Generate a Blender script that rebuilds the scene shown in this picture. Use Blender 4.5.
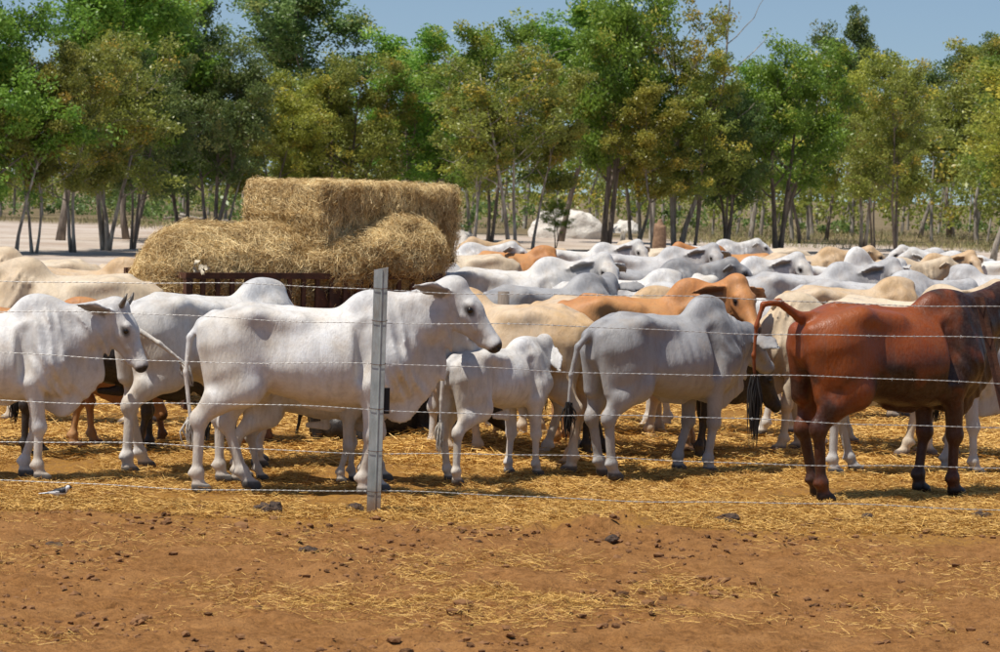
import bpy, math, random, time
import numpy as np
from mathutils import Vector, Matrix
for _o in list(bpy.data.objects):
    bpy.data.objects.remove(_o, do_unlink=True)
scene = bpy.context.scene
COL = scene.collection
rng = np.random.default_rng(7)
random.seed(7)
T0 = time.time()

# ------------------------------------------------------------------ camera, sky, sun, exposure
H_CAM, F_PX, HORIZON, ROLL = 2.2, 2540.0, 191.0, math.radians(1.6)   # photo pixels (1000 wide)
PITCH = math.atan((326.0 - HORIZON) / F_PX)
cam_data = bpy.data.cameras.new('camera')
cam_data.sensor_width = 36.0
cam_data.lens = F_PX / 1000.0 * 36.0
cam_data.clip_start, cam_data.clip_end = 0.5, 6000.0
cam = bpy.data.objects.new('camera', cam_data)
COL.objects.link(cam)
cam.matrix_world = (Matrix.Translation((0, 0, H_CAM)) @ Matrix.Rotation(math.pi / 2 - PITCH, 4, 'X')
                    @ Matrix.Rotation(ROLL, 4, 'Z'))
cam_data.dof.use_dof = True
cam_data.dof.focus_distance = 18.5
cam_data.dof.aperture_fstop = 8.0
scene.camera = cam
CAM_M = cam.matrix_world.copy()

SUN_EL, SUN_AZ = math.radians(66), math.radians(-120)   # azimuth clockwise from +Y (view direction)
world = bpy.data.worlds.new('World')
scene.world = world
world.use_nodes = True
_nt = world.node_tree
_nt.nodes.clear()
_sky = _nt.nodes.new('ShaderNodeTexSky')
_sky.sky_type = 'NISHITA'
_sky.sun_disc = False
_sky.sun_elevation = SUN_EL
_sky.sun_rotation = SUN_AZ
_sky.air_density, _sky.dust_density, _sky.ozone_density = 1.0, 0.6, 2.5
_bg = _nt.nodes.new('ShaderNodeBackground')
_bg.inputs['Strength'].default_value = 0.096
_out = _nt.nodes.new('ShaderNodeOutputWorld')
_geo = _nt.nodes.new('ShaderNodeTexCoord')           # clear dry air: the blue starts close above the horizon
_sep = _nt.nodes.new('ShaderNodeSeparateXYZ')
_com = _nt.nodes.new('ShaderNodeCombineXYZ')
_mad = _nt.nodes.new('ShaderNodeMath')
_mad.operation = 'MULTIPLY_ADD'
_mad.inputs[1].default_value, _mad.inputs[2].default_value = 0.90, 0.075
_nt.links.new(_geo.outputs['Generated'], _sep.inputs[0])
_nt.links.new(_sep.outputs[0], _com.inputs[0])
_nt.links.new(_sep.outputs[1], _com.inputs[1])
_nt.links.new(_sep.outputs[2], _mad.inputs[0])
_nt.links.new(_mad.outputs[0], _com.inputs[2])
_nt.links.new(_com.outputs[0], _sky.inputs[0])
_nt.links.new(_sky.outputs[0], _bg.inputs[0])
_nt.links.new(_bg.outputs[0], _out.inputs[0])

sun_data = bpy.data.lights.new('sun', 'SUN')
sun_data.energy = 5.0
sun_data.angle = math.radians(0.5)
sun_data.color = (1.0, 0.945, 0.85)
sun = bpy.data.objects.new('sun', sun_data)
COL.objects.link(sun)
SUN_DIR = Vector((math.sin(SUN_AZ) * math.cos(SUN_EL), math.cos(SUN_AZ) * math.cos(SUN_EL), math.sin(SUN_EL)))
sun.rotation_euler = SUN_DIR.to_track_quat('Z', 'Y').to_euler()
sun.location = (-20, -10, 40)

scene.view_settings.view_transform = 'Standard'
scene.view_settings.look = 'None'
scene.view_settings.gamma = 1.0
scene.view_settings.use_curve_mapping = False
scene.view_settings.exposure = 0.08
scene.render.engine = 'CYCLES'
scene.cycles.max_bounces = 6
scene.cycles.transparent_max_bounces = 4
scene.render.resolution_x, scene.render.resolution_y = 1024, 668


def pix_ray(px, py):
    d = CAM_M.to_3x3() @ Vector(((px - 500.0) / F_PX, -(py - 326.0) / F_PX, -1.0))
    return d


def at_z(px, py, z=0.0):
    """point where the view through a photo pixel meets the level z"""
    d = pix_ray(px, py)
    t = (z - H_CAM) / d.z
    return Vector((d.x * t, d.y * t, z))


def at_y(px, py, y):
    d = pix_ray(px, py)
    t = y / d.y
    return Vector((d.x * t, y, H_CAM + d.z * t))


# ------------------------------------------------------------------ helpers
def tag(o, label, cat=None, group=None, kind=None):
    if label:
        o['label'] = label
    if cat:
        o['category'] = cat
    if group:
        o['group'] = group
    if kind:
        o['kind'] = kind
    return o


def link(name, data, parent=None, loc=None):
    o = bpy.data.objects.new(name, data)
    COL.objects.link(o)
    if parent is not None:
        o.parent = parent
    if loc is not None:
        o.location = loc
    return o


def mesh_from(name, verts, faces, smooth=True, mat=None):
    """verts (n,3); faces: (m,3) or (m,4) int array"""
    me = bpy.data.meshes.new(name)
    verts = np.asarray(verts, np.float32)
    faces = np.asarray(faces, np.int32)
    n, k = faces.shape
    me.vertices.add(len(verts))
    me.vertices.foreach_set('co', verts.ravel())
    me.loops.add(n * k)
    me.loops.foreach_set('vertex_index', faces.ravel())
    me.polygons.add(n)
    me.polygons.foreach_set('loop_start', np.arange(0, n * k, k, dtype=np.int32))
    me.polygons.foreach_set('loop_total', np.full(n, k, np.int32))
    me.polygons.foreach_set('use_smooth', np.full(n, smooth, bool))
    me.update(calc_edges=True)
    if mat:
        me.materials.append(mat)
    return me


def color_attr(me, name, rgb):
    a = me.color_attributes.new(name, 'FLOAT_COLOR', 'POINT')
    c = np.ones((len(rgb), 4), np.float32)
    c[:, :rgb.shape[1]] = rgb
    a.data.foreach_set('color', c.ravel())


def _hash3(i, j, k, seed):
    n = (i * 374761393 + j * 668265263 + k * 2147483647 + seed * 1274126177) & 0xFFFFFFFF
    n = ((n ^ (n >> 13)) * 1274126177) & 0xFFFFFFFF
    return ((n ^ (n >> 16)) & 0xFFFFFF).astype(np.float64) / float(0xFFFFFF)


def vnoise(p, scale=1.0, seed=0):
    """smooth value noise in [-1, 1]; p (...,3)"""
    q = np.asarray(p, np.float64) * scale
    b = np.floor(q).astype(np.int64)
    f = q - b
    f = f * f * (3 - 2 * f)
    r = 0
    for dx in (0, 1):
        for dy in (0, 1):
            for dz in (0, 1):
                w = (f[..., 0] if dx else 1 - f[..., 0]) * (f[..., 1] if dy else 1 - f[..., 1]) * (f[..., 2] if dz else 1 - f[..., 2])
                r = r + w * _hash3(b[..., 0] + dx, b[..., 1] + dy, b[..., 2] + dz, seed)
    return r * 2 - 1


def fnoise(p, scale=1.0, seed=0, octv=4, gain=0.5):
    r, a, s = 0, 1.0, scale
    for i in range(octv):
        r = r + a * vnoise(p, s, seed + i * 17)
        a *= gain
        s *= 2.03
    return r


def tube(points, radii, n=8, cap=True):
    """verts and quad faces of a tube along points"""
    P = [Vector(p) for p in points]
    V, F = [], []
    up = Vector((0.13, 0.21, 0.97)).normalized()
    prev = None
    for i, p in enumerate(P):
        t = (P[min(i + 1, len(P) - 1)] - P[max(i - 1, 0)]).normalized()
        if prev is None:
            a = t.cross(up if abs(t.dot(up)) < 0.9 else Vector((1, 0, 0))).normalized()
        else:
            a = (prev - t * prev.dot(t)).normalized()
        prev = a
        b = t.cross(a)
        for k in range(n):
            th = 2 * math.pi * k / n
            V.append(p + (a * math.cos(th) + b * math.sin(th)) * radii[i])
    for i in range(len(P) - 1):
        for k in range(n):
            F.append((i * n + k, i * n + (k + 1) % n, (i + 1) * n + (k + 1) % n, (i + 1) * n + k))
    if cap:
        for e, (r0, rev) in enumerate(((0, True), ((len(P) - 1) * n, False))):
            c = len(V)
            V.append(P[0] if e == 0 else P[-1])
            for k in range(n):
                a_, b_ = r0 + k, r0 + (k + 1) % n
                F.append((c, b_, a_, a_) if rev else (c, a_, b_, b_))
    return V, F


class MB:
    """collects pieces into one mesh"""

    def __init__(self):
        self.v, self.f = [], []

    def add(self, V, F):
        o = len(self.v)
        self.v += [tuple(p) for p in V]
        self.f += [tuple(dict.fromkeys(i + o for i in f)) for f in F]

    def box(self, c, s, M=None, bev=0.0):
        x, y, z = s[0] / 2, s[1] / 2, s[2] / 2
        V, F = [], []
        if bev <= 0:
            V = [Vector((sx * x, sy * y, sz * z)) for sx in (-1, 1) for sy in (-1, 1) for sz in (-1, 1)]
            F = [(0, 1, 3, 2), (4, 6, 7, 5), (0, 4, 5, 1), (2, 3, 7, 6), (0, 2, 6, 4), (1, 5, 7, 3)]
        else:
            for sz, q in ((-z, 0), (z, 1)):
                for (px, py) in ((-x + bev, -y), (x - bev, -y), (x, -y + bev), (x, y - bev), (x - bev, y), (-x + bev, y), (-x, y - bev), (-x, -y + bev)):
                    V.append(Vector((px, py, sz)))
            F = [(0, 7, 6, 5, 4, 3, 2, 1), (8, 9, 10, 11, 12, 13, 14, 15)]
            F += [(i, (i + 1) % 8, 8 + (i + 1) % 8, 8 + i) for i in range(8)]
        c = Vector(c)
        V = [(M @ p if M else p) + c for p in V]
        self.add(V, F)

    def tube(self, pts, radii, n=8, cap=True):
        if not hasattr(radii, '__len__'):
            radii = [radii] * len(pts)
        self.add(*tube(pts, radii, n, cap))

    def build(self, name, mat, parent=None, smooth=False, loc=None):
        me = bpy.data.meshes.new(name)
        me.from_pydata(self.v, [], self.f)
        me.polygons.foreach_set('use_smooth', [smooth] * len(me.polygons))
        me.update()
        if mat:
            me.materials.append(mat)
        return link(name, me, parent, loc)


class Nodes:
    """small shader-graph writer"""

    def __init__(self, name):
        self.mat = bpy.data.materials.new(name)
        self.mat.use_nodes = True
        self.nt = self.mat.node_tree
        self.nt.nodes.clear()
        self.out = self.nt.nodes.new('ShaderNodeOutputMaterial')
        self.bsdf = self.nt.nodes.new('ShaderNodeBsdfPrincipled')
        self.nt.links.new(self.bsdf.outputs[0], self.out.inputs[0])
        self._co = None

    def n(self, t, **kw):
        o = self.nt.nodes.new(t)
        for k, v in kw.items():
            setattr(o, k, v)
        return o

    def set(self, sock, v):
        if hasattr(v, 'node'):
            self.nt.links.new(v, sock)
        elif isinstance(v, (tuple, list)) and len(v) == 3 and sock.type == 'RGBA':
            sock.default_value = (*v, 1)
        else:
            sock.default_value = v

    def p(self, **kw):
        for k, v in kw.items():
            self.set(self.bsdf.inputs[k.replace('_', ' ')], v)
        return self

    def co(self, which='Object'):
        if self._co is None:
            self._co = self.n('ShaderNodeTexCoord')
        return self._co.outputs[which]

    def noise(self, scale, detail=3, rough=0.55, vec=None, stretch=None, dist=0.0):
        t = self.n('ShaderNodeTexNoise')
        t.inputs['Scale'].default_value = scale
        t.inputs['Detail'].default_value = detail
        t.inputs['Roughness'].default_value = rough
        t.inputs['Distortion'].default_value = dist
        v = vec if vec is not None else self.co()
        if stretch:
            m = self.n('ShaderNodeMapping')
            m.inputs['Scale'].default_value = stretch
            self.nt.links.new(v, m.inputs[0])
            v = m.outputs[0]
        self.nt.links.new(v, t.inputs['Vector'])
        return t.outputs[0]

    def ramp(self, fac, stops, interp='LINEAR'):
        r = self.n('ShaderNodeValToRGB')
        r.color_ramp.interpolation = interp
        e = r.color_ramp.elements
        while len(e) < len(stops):
            e.new(0.5)
        for x, (pos, c) in zip(e, stops):
            x.position = pos
            x.color = (*c, 1) if hasattr(c, '__len__') else (c, c, c, 1)
        self.nt.links.new(fac, r.inputs[0])
        return r.outputs[0]

    def mix(self, fac, a, b, blend='MIX'):
        m = self.n('ShaderNodeMix', data_type='RGBA', blend_type=blend)
        self.set(m.inputs[0], fac)
        self.set(m.inputs[6], a)
        self.set(m.inputs[7], b)
        return m.outputs[2]

    def math(self, op, a, b=0.0, clamp=False):
        m = self.n('ShaderNodeMath', operation=op, use_clamp=clamp)
        self.set(m.inputs[0], a)
        self.set(m.inputs[1], b)
        return m.outputs[0]

    def bump(self, h, strength=0.3, dist=0.01):
        b = self.n('ShaderNodeBump')
        b.inputs['Strength'].default_value = strength
        b.inputs['Distance'].default_value = dist
        self.nt.links.new(h, b.inputs['Height'])
        self.nt.links.new(b.outputs[0], self.bsdf.inputs['Normal'])

    def attr(self, name):
        a = self.n('ShaderNodeAttribute', attribute_name=name)
        s = self.n('ShaderNodeSeparateColor')
        self.nt.links.new(a.outputs['Color'], s.inputs[0])
        return s.outputs, a.outputs['Color']

# ------------------------------------------------------------------ cattle: bodies as one surface grown from a distance field
class Field:
    def __init__(self, lo, hi, h):
        self.h = h
        self.lo = np.array(lo, np.float32)
        n = np.ceil((np.array(hi) - np.array(lo)) / h).astype(int) + 1
        self.ax = [(self.lo[i] + np.arange(n[i], dtype=np.float32) * h) for i in range(3)]
        self.D = np.full(n, 0.3, np.float32)

    def sub(self, lo, hi):
        s = []
        for i in range(3):
            a = int(np.clip(np.searchsorted(self.ax[i], lo[i]), 0, len(self.ax[i])))
            b = int(np.clip(np.searchsorted(self.ax[i], hi[i]), 0, len(self.ax[i])))
            s.append(slice(a, b))
        return tuple(s)

    def pts(self, s):
        return (self.ax[0][s[0]][:, None, None], self.ax[1][s[1]][None, :, None], self.ax[2][s[2]][None, None, :])

    def union(self, s, d, k, neg=False):
        a = self.D[s]
        if neg:
            a, d = -a, d
        h = np.maximum(k - np.abs(a - d), 0) / max(k, 1e-6)
        r = np.minimum(a, d) - h * h * k * 0.25
        self.D[s] = -r if neg else r

    def cone(self, a, b, ra, rb, k=0.03, axis=None, flat=1.0, neg=False):
        """capsule with two radii; squeezed by flat along the unit vector axis"""
        a, b = np.array(a, np.float32), np.array(b, np.float32)
        m = max(ra, rb) + k + 2 * self.h
        s = self.sub(np.minimum(a, b) - m, np.maximum(a, b) + m)
        X, Y, Z = self.pts(s)
        x, y, z = X - a[0], Y - a[1], Z - a[2]
        v = b - a
        if axis is not None:
            n = np.array(axis, np.float32)
            n = n / np.linalg.norm(n)
            q = (x * n[0] + y * n[1] + z * n[2]) * (flat - 1)
            x, y, z = x + q * n[0], y + q * n[1], z + q * n[2]
            v = v + (v @ n) * (flat - 1) * n
        L = float(v @ v) + 1e-9
        t = np.clip((x * v[0] + y * v[1] + z * v[2]) / L, 0, 1)
        d = np.sqrt((x - t * v[0]) ** 2 + (y - t * v[1]) ** 2 + (z - t * v[2]) ** 2) - (ra + (rb - ra) * t)
        if axis is not None:
            d = d / np.sqrt(flat)
        self.union(s, d.astype(np.float32), k, neg)

    def chain(self, pts, radii, k=0.03, axis=None, flat=1.0):
        for i in range(len(pts) - 1):
            self.cone(pts[i], pts[i + 1], radii[i], radii[i + 1], k, axis, flat)

    def ball(self, c, r, k=0.04, tilt=0.0, neg=False):
        """ellipsoid, tilted about y"""
        r = np.array(r if hasattr(r, '__len__') else (r, r, r), np.float32)
        m = float(r.max()) + k + 2 * self.h
        c = np.array(c, np.float32)
        s = self.sub(c - m, c + m)
        X, Y, Z = self.pts(s)
        x, y, z = X - c[0], Y - c[1], Z - c[2]
        if tilt:
            ct, st = math.cos(tilt), math.sin(tilt)
            x, z = x * ct + z * st, -x * st + z * ct
        k0 = np.sqrt((x / r[0]) ** 2 + (y / r[1]) ** 2 + (z / r[2]) ** 2)
        k1 = np.sqrt((x / r[0] ** 2) ** 2 + (y / r[1] ** 2) ** 2 + (z / r[2] ** 2) ** 2) + 1e-6
        self.union(s, (k0 * (k0 - 1) / k1).astype(np.float32), k, neg)

    def surface(self):
        """naive surface nets"""
        D = self.D
        S = D < 0
        c = [S[dx:S.shape[0] - 1 + dx, dy:S.shape[1] - 1 + dy, dz:S.shape[2] - 1 + dz] for dx in (0, 1) for dy in (0, 1) for dz in (0, 1)]
        cnt = sum(q.astype(np.int8) for q in c)
        act = (cnt > 0) & (cnt < 8)
        I, J, K = np.nonzero(act)
        vals = np.stack([D[I + dx, J + dy, K + dz] for dx in (0, 1) for dy in (0, 1) for dz in (0, 1)], 1)
        off = np.array([(dx, dy, dz) for dx in (0, 1) for dy in (0, 1) for dz in (0, 1)], np.float32)
        acc = np.zeros((len(I), 3), np.float32)
        num = np.zeros(len(I), np.float32)
        for a in range(8):
            for b in range(a + 1, 8):
                if np.abs(off[a] - off[b]).sum() != 1:
                    continue
                va, vb = vals[:, a], vals[:, b]
                m = (va < 0) != (vb < 0)
                t = np.where(m, va / np.where(m, va - vb, 1), 0)
                acc += np.where(m[:, None], off[a] + t[:, None] * (off[b] - off[a]), 0)
                num += m
        V = (np.stack([I, J, K], 1) + acc / num[:, None]) * self.h + self.lo
        idx = np.full(act.shape, -1, np.int64)
        idx[I, J, K] = np.arange(len(I))
        F = []
        nx, ny, nz = S.shape
        e = S[:-1, 1:-1, 1:-1] != S[1:, 1:-1, 1:-1]
        i, j, k = np.nonzero(e)
        j, k = j + 1, k + 1
        q = np.stack([idx[i, j - 1, k - 1], idx[i, j, k - 1], idx[i, j, k], idx[i, j - 1, k]], 1)
        F.append(np.where(S[i, j, k][:, None], q, q[:, ::-1]))
        e = S[1:-1, :-1, 1:-1] != S[1:-1, 1:, 1:-1]
        i, j, k = np.nonzero(e)
        i, k = i + 1, k + 1
        q = np.stack([idx[i - 1, j, k - 1], idx[i - 1, j, k], idx[i, j, k], idx[i, j, k - 1]], 1)
        F.append(np.where(S[i, j, k][:, None], q, q[:, ::-1]))
        e = S[1:-1, 1:-1, :-1] != S[1:-1, 1:-1, 1:]
        i, j, k = np.nonzero(e)
        i, j = i + 1, j + 1
        q = np.stack([idx[i - 1, j - 1, k], idx[i, j - 1, k], idx[i, j, k], idx[i - 1, j, k]], 1)
        F.append(np.where(S[i, j, k][:, None], q, q[:, ::-1]))
        F = np.concatenate(F)
        F = F[(F >= 0).all(1)]
        return V, F


def rotv(v, ax, ang):
    return Vector(v).copy() @ Matrix.Identity(3) if ang == 0 else Matrix.Rotation(ang, 3, ax) @ Vector(v)


def smooth01(x):
    x = np.clip(x, 0, 1)
    return x * x * (3 - 2 * x)


class Cow:
    """one Brahman-type animal in its own frame: x forward, y its left, z up, hooves on z = 0, about 1.37 m at the hip.
    legs = swing angles in degrees (front left, front right, hind left, hind right), positive forward
    head = (forward, left, height) of the poll; yaw, pitch of the face (pitch positive = nose down)"""

    def __init__(self, h=0.0155, legs=(4, -6, 5, -8), head=(1.06, 0.0, 1.40), yaw=0.0, pitch=32.0, hump=1.0, dewlap=1.0,
                 tail=None, fat=1.0, calf=0.0, ears=20.0, ear_back=0.6, seed=1, bone=1.14, lying=False, patch='both'):
        self.seed = seed
        self.patch = patch
        hp = Vector(head)
        self.hp = hp
        lo = np.array([-1.15, -0.62, -0.03])
        hi = np.array([0.98, 0.62, 1.72])
        R = Matrix.Rotation(math.radians(yaw), 3, 'Z') @ Matrix.Rotation(math.radians(pitch), 3, 'Y')
        self.R = R
        HS = 1.0 + 0.06 * calf
        self.HS = HS
        hd = lambda u, v, w: hp + R @ Vector((u * HS, v * HS, w * HS))
        self.hd = hd
        tip = hd(0.55, 0, 0)
        for q in (tip, hp):
            lo = np.minimum(lo, np.array(q) - 0.33)
            hi = np.maximum(hi, np.array(q) + 0.33)
        lo[2] = -0.03
        if tail is None:
            tail = [(-0.83, 0, 1.20), (-0.90, 0.0, 1.08), (-0.91, 0.01, 0.85), (-0.90, 0.02, 0.62)]
        self.tail = [Vector(p) for p in tail]
        for p in self.tail:
            lo = np.minimum(lo, np.array(p) - 0.06)
            hi = np.maximum(hi, np.array(p) + 0.06)
        f = Field(lo, hi, h)
        Y = (0, 1, 0)
        # barrel
        xs = np.array([-0.86, -0.80, -0.68, -0.50, -0.27, 0.0, 0.25, 0.45, 0.60, 0.70, 0.76])
        top = np.array([1.10, 1.215, 1.305, 1.352, 1.325, 1.302, 1.315, 1.335, 1.27, 1.17, 1.05])
        bot = np.array([1.02, 0.91, 0.83, 0.765, 0.695, 0.635, 0.625, 0.65, 0.72, 0.80, 0.95])
        wid = np.array([0.03, 0.12, 0.20, 0.235, 0.262, 0.295, 0.275, 0.225, 0.18, 0.13, 0.04]) * fat
        if calf:
            bot = bot + calf * 0.09 * np.interp(xs, [-0.6, -0.3, 0.4, 0.6], [0.2, 1, 1, 0.3])
            wid = wid * (1 - 0.14 * calf)
        X, Yg, Z = f.pts((slice(None),) * 3)
        x1 = f.ax[0]
        t_, b_, w_ = np.interp(x1, xs, top), np.interp(x1, xs, bot), np.interp(x1, xs, wid)
        ker = np.exp(-0.5 * (np.arange(-12, 13) * h / 0.045) ** 2)
        ker /= ker.sum()
        t_, b_, w_ = (np.convolve(np.pad(q, 12, mode='edge'), ker, 'valid')[:len(x1)] for q in (t_, b_, w_))
        zc, hh = (t_ + b_) / 2, (t_ - b_) / 2
        belly = np.interp(x1, [-0.7, -0.4, 0.0, 0.3, 0.6], [0.0, 0.45, 0.8, 0.6, 0.1])
        T = (Z - zc[:, None, None]) / hh[:, None, None]
        g = 1 - (0.28 * np.clip(T + 0.1, 0, 1.2) ** 1.4) * (0.4 + 0.6 * belly[:, None, None]) - 0.12 * np.clip(-T, 0, 1) ** 2 * (1 - belly[:, None, None])
        p = 2.25
        r = (np.abs(T) ** p + (np.abs(Yg) / (w_[:, None, None] * g)) ** p) ** (1 / p)
        d = (r - 1) * np.minimum(w_, hh)[:, None, None] * 0.95
        d = np.maximum(d, np.maximum(-0.84 - X, X - 0.74))
        f.union((slice(None),) * 3, np.clip(d, -0.4, 0.4).astype(np.float32), 0.02)
        # spine ridge, hump, hooks, pins
        f.chain([(-0.55, 0, 1.325), (-0.2, 0, 1.295), (0.2, 0, 1.29), (0.4, 0, 1.31)], [0.035, 0.032, 0.03, 0.04], 0.05)
        if hump > 0:
            f.ball((0.40, 0, 1.34), (0.22, 0.088, 0.08 + 0.07 * hump), 0.10, tilt=0.2)
            f.ball((0.36, 0, 1.34 + 0.05 * hump), (0.11, 0.062, 0.05 + 0.045 * hump), 0.09)
        for s in (-1, 1):
            f.ball((-0.47, s * 0.195, 1.262), (0.08, 0.052, 0.045), 0.09)
            f.chain([(-0.47, s * 0.18, 1.265), (-0.80, s * 0.085, 1.165)], [0.05, 0.05], 0.08)
            f.ball((-0.795, s * 0.09, 1.15), 0.046, 0.05)
            f.ball((-0.29, s * (0.375 * fat), 1.12), (0.15, 0.115, 0.15), 0.15, neg=True)         # hungry hollow
            f.cone((-0.42, s * 0.15, 1.262), (-0.12, s * 0.15, 1.232), 0.05, 0.045, 0.10)         # loin edge
            # thigh and buttock
            f.cone((-0.58, s * 0.13, 1.06), (-0.50, s * 0.165, 0.80), 0.20, 0.125, 0.09, Y, 1.35)
            f.cone((-0.73, s * 0.105, 1.04), (-0.71, s * 0.13, 0.72), 0.115, 0.075, 0.06, Y, 1.1)
            # shoulder
            f.cone((0.44, s * 0.115, 1.21), (0.53, s * 0.155, 0.97), 0.115, 0.125, 0.07, Y, 1.5)
            f.cone((0.53, s * 0.15, 0.97), (0.42, s * 0.15, 0.82), 0.12, 0.10, 0.06, Y, 1.3)
            f.cone((-0.86, s * 0.24, 0.98), (-0.70, s * 0.238, 0.70), 0.03, 0.03, 0.10, neg=True)      # groove down the buttock
            f.cone((0.32, s * 0.2, 1.2), (0.35, s * 0.25, 0.86), 0.055, 0.065, 0.05, neg=True)      # behind the shoulder
        # legs
        self.feet = []
        if lying:
            for s in (-1, 1):
                f.cone((0.46, s * 0.18, 0.76), (0.66, s * 0.19, 0.68), 0.10, 0.065, 0.06)
                f.cone((0.66, s * 0.19, 0.665), (0.42, s * 0.22, 0.645), 0.052, 0.042, 0.03)
                f.cone((-0.52, s * 0.22, 0.84), (-0.24, s * 0.29, 0.70), 0.15, 0.08, 0.07)
                f.cone((-0.24, s * 0.29, 0.67), (0.03, s * 0.31, 0.645), 0.055, 0.042, 0.04)
        for (sw, s) in ((legs[0], 1), (legs[1], -1)) if not lying else ():
            rt = lambda p_, a=sw: Vector((0.42, 0, 0.88)) + Matrix.Rotation(-math.radians(a), 3, 'Y') @ (Vector(p_) - Vector((0.42, 0, 0.88)))
            kb = 0.05 * max(0, -sw) / 20
            el, kn, fe, ho = rt((0.40, s * 0.155, 0.80)), rt((0.425 + kb, s * 0.135, 0.435)), rt((0.41, s * 0.13, 0.135)), rt((0.435, s * 0.13, 0.045))
            dz = -ho.z + 0.045
            kn.z, fe.z, ho.z = kn.z + dz * .6, fe.z + dz, ho.z + dz
            b = bone
            f.cone(rt((0.47, s * 0.15, 0.92)), el, 0.11, 0.088, 0.06, Y, 1.2)
            f.cone(el, kn, 0.080, 0.046 * b, 0.05)
            f.ball(kn + Vector((0.006, 0, 0)), (0.054 * b, 0.05 * b, 0.068), 0.03)
            f.cone(kn, fe, 0.034 * b, 0.029 * b, 0.025)
            f.ball(fe, (0.046 * b, 0.043 * b, 0.045), 0.025)
            f.cone(fe, ho, 0.036 * b, 0.043, 0.02)
            f.cone((ho.x - 0.01, ho.y, 0.045), (ho.x + 0.045, ho.y, 0.022), 0.050, 0.046, 0.012)
            f.ball(fe + Vector((-0.05, 0, -0.01)), 0.018, 0.02)
            self.feet.append(ho)
        for (sw, s) in ((legs[2], 1), (legs[3], -1)) if not lying else ():
            piv = Vector((-0.58, 0, 0.98))
            rt = lambda p_, a=sw: piv + Matrix.Rotation(-math.radians(a), 3, 'Y') @ (Vector(p_) - piv)
            st, hk, fe, ho = rt((-0.47, s * 0.175, 0.76)), rt((-0.745, s * 0.135, 0.50)), rt((-0.70, s * 0.13, 0.14)), rt((-0.665, s * 0.13, 0.045))
            dz = -ho.z + 0.045
            hk.z, fe.z, ho.z = hk.z + dz * .6, fe.z + dz, ho.z + dz
            b = bone
            f.cone(rt((-0.56, s * 0.15, 0.88)), st, 0.15, 0.115, 0.08, Y, 1.3)
            mid = st.lerp(hk, 0.45) + Vector((-0.035, 0, 0.015))
            f.cone(st, mid, 0.105, 0.085, 0.07, Y, 1.15)
            f.cone(mid, hk, 0.080, 0.044 * b, 0.05, Y, 1.25)
            f.cone(mid + Vector((-0.07, 0, 0.03)), hk + Vector((-0.035, 0, 0.045)), 0.035, 0.020, 0.04)
            f.ball(hk + Vector((-0.008, 0, 0.0)), (0.058 * b, 0.046 * b, 0.075), 0.03)
            f.cone(hk, fe, 0.037 * b, 0.031 * b, 0.025)
            f.ball(fe, (0.047 * b, 0.044 * b, 0.047), 0.025)
            f.cone(fe, ho, 0.037 * b, 0.043, 0.02)
            f.cone((ho.x - 0.01, ho.y, 0.045), (ho.x + 0.045, ho.y, 0.022), 0.050, 0.046, 0.012)
            f.ball(fe + Vector((-0.052, 0, -0.01)), 0.018, 0.02)
            self.feet.append(ho)
        # neck
        nb = Vector((0.50, 0, 1.08))
        jaw = hd(0.02, 0, -0.10)
        pol = hd(-0.02, 0, 0.0)
        m1 = nb.lerp(pol, 0.5) + Vector((0.02, 0, -0.03))
        side = Vector((0, 1, 0))
        fwd = Vector((pol.x - nb.x, pol.y - nb.y, 0))
        if fwd.length > 0.05:
            side = Vector((-fwd.y, fwd.x, 0)).normalized()
        f.cone(nb, m1, 0.225, 0.165, 0.11, tuple((side + Vector((0, 1, 0))).normalized()), 1.5)
        f.cone(m1, pol, 0.155, 0.098, 0.07, tuple(side), 1.35)
        f.cone(Vector((0.44, 0, 1.28)), pol + Vector((-0.03, 0, 0.02)), 0.085, 0.06, 0.09)       # crest
        f.cone(m1 + Vector((0, 0, -0.04)), jaw, 0.11, 0.06, 0.06)
        f.ball((0.60, 0, 0.84), (0.14, 0.135, 0.16), 0.08)                                       # chest point
        if dewlap > 0:
            th = hd(0.10, 0, -0.13)
            br = Vector((0.60, 0, 0.70 - 0.07 * dewlap))
            nmid = nb.lerp(th, 0.55) + Vector((0.05, 0, -0.20 - 0.09 * dewlap))
            nlow = nb.lerp(th, 0.22) + Vector((0.09, 0, -0.26 - 0.09 * dewlap))
            ax = tuple((side + Vector((0, 1, 0))).normalized())
            f.chain([th, nmid, nlow, br, (0.40, 0, 0.66)], [0.05, 0.085, 0.10, 0.085, 0.05], 0.07, ax, 3.6)
            f.chain([nb.lerp(th, 0.75) + Vector((0, 0, -0.06)), nb.lerp(th, 0.4) + Vector((0.05, 0, -0.2)), (0.64, 0, 0.86)],
                    [0.085, 0.13, 0.13], 0.08, ax, 2.6)
            f.cone((0.15, 0, 0.635), (-0.06, 0, 0.645), 0.05, 0.035, 0.06, Y, 1.8)                 # navel fold
        # wrinkles of loose skin on neck, shoulder and flank
        s_ = f.sub((0.25, -0.5, 0.55), (hi[0], 0.5, 1.5))
        X, Yg, Z = f.pts(s_)
        ph = (X * 0.9 + Z * 0.33) * (2 * math.pi / 0.085) + 1.6 * np.sin(Z * 9 + X * 5 + seed) + 1.2 * np.sin(X * 17 + seed)
        wgt = np.clip((X - 0.25) / 0.25, 0, 1) * np.clip((Z - 0.6) / 0.15, 0, 1) * np.clip((1.42 - Z) / 0.1, 0, 1)
        hx = np.sqrt((X - hp.x) ** 2 + (Yg - hp.y) ** 2 + (Z - hp.z) ** 2)
        wgt = wgt * np.clip((hx - 0.16) / 0.12, 0, 1)
        am = 0.45 + 0.55 * np.sin(X * 7.3 + Z * 11.7 + seed * 1.7) * np.sin(Z * 8.1 - X * 6.2 + seed)
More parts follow.
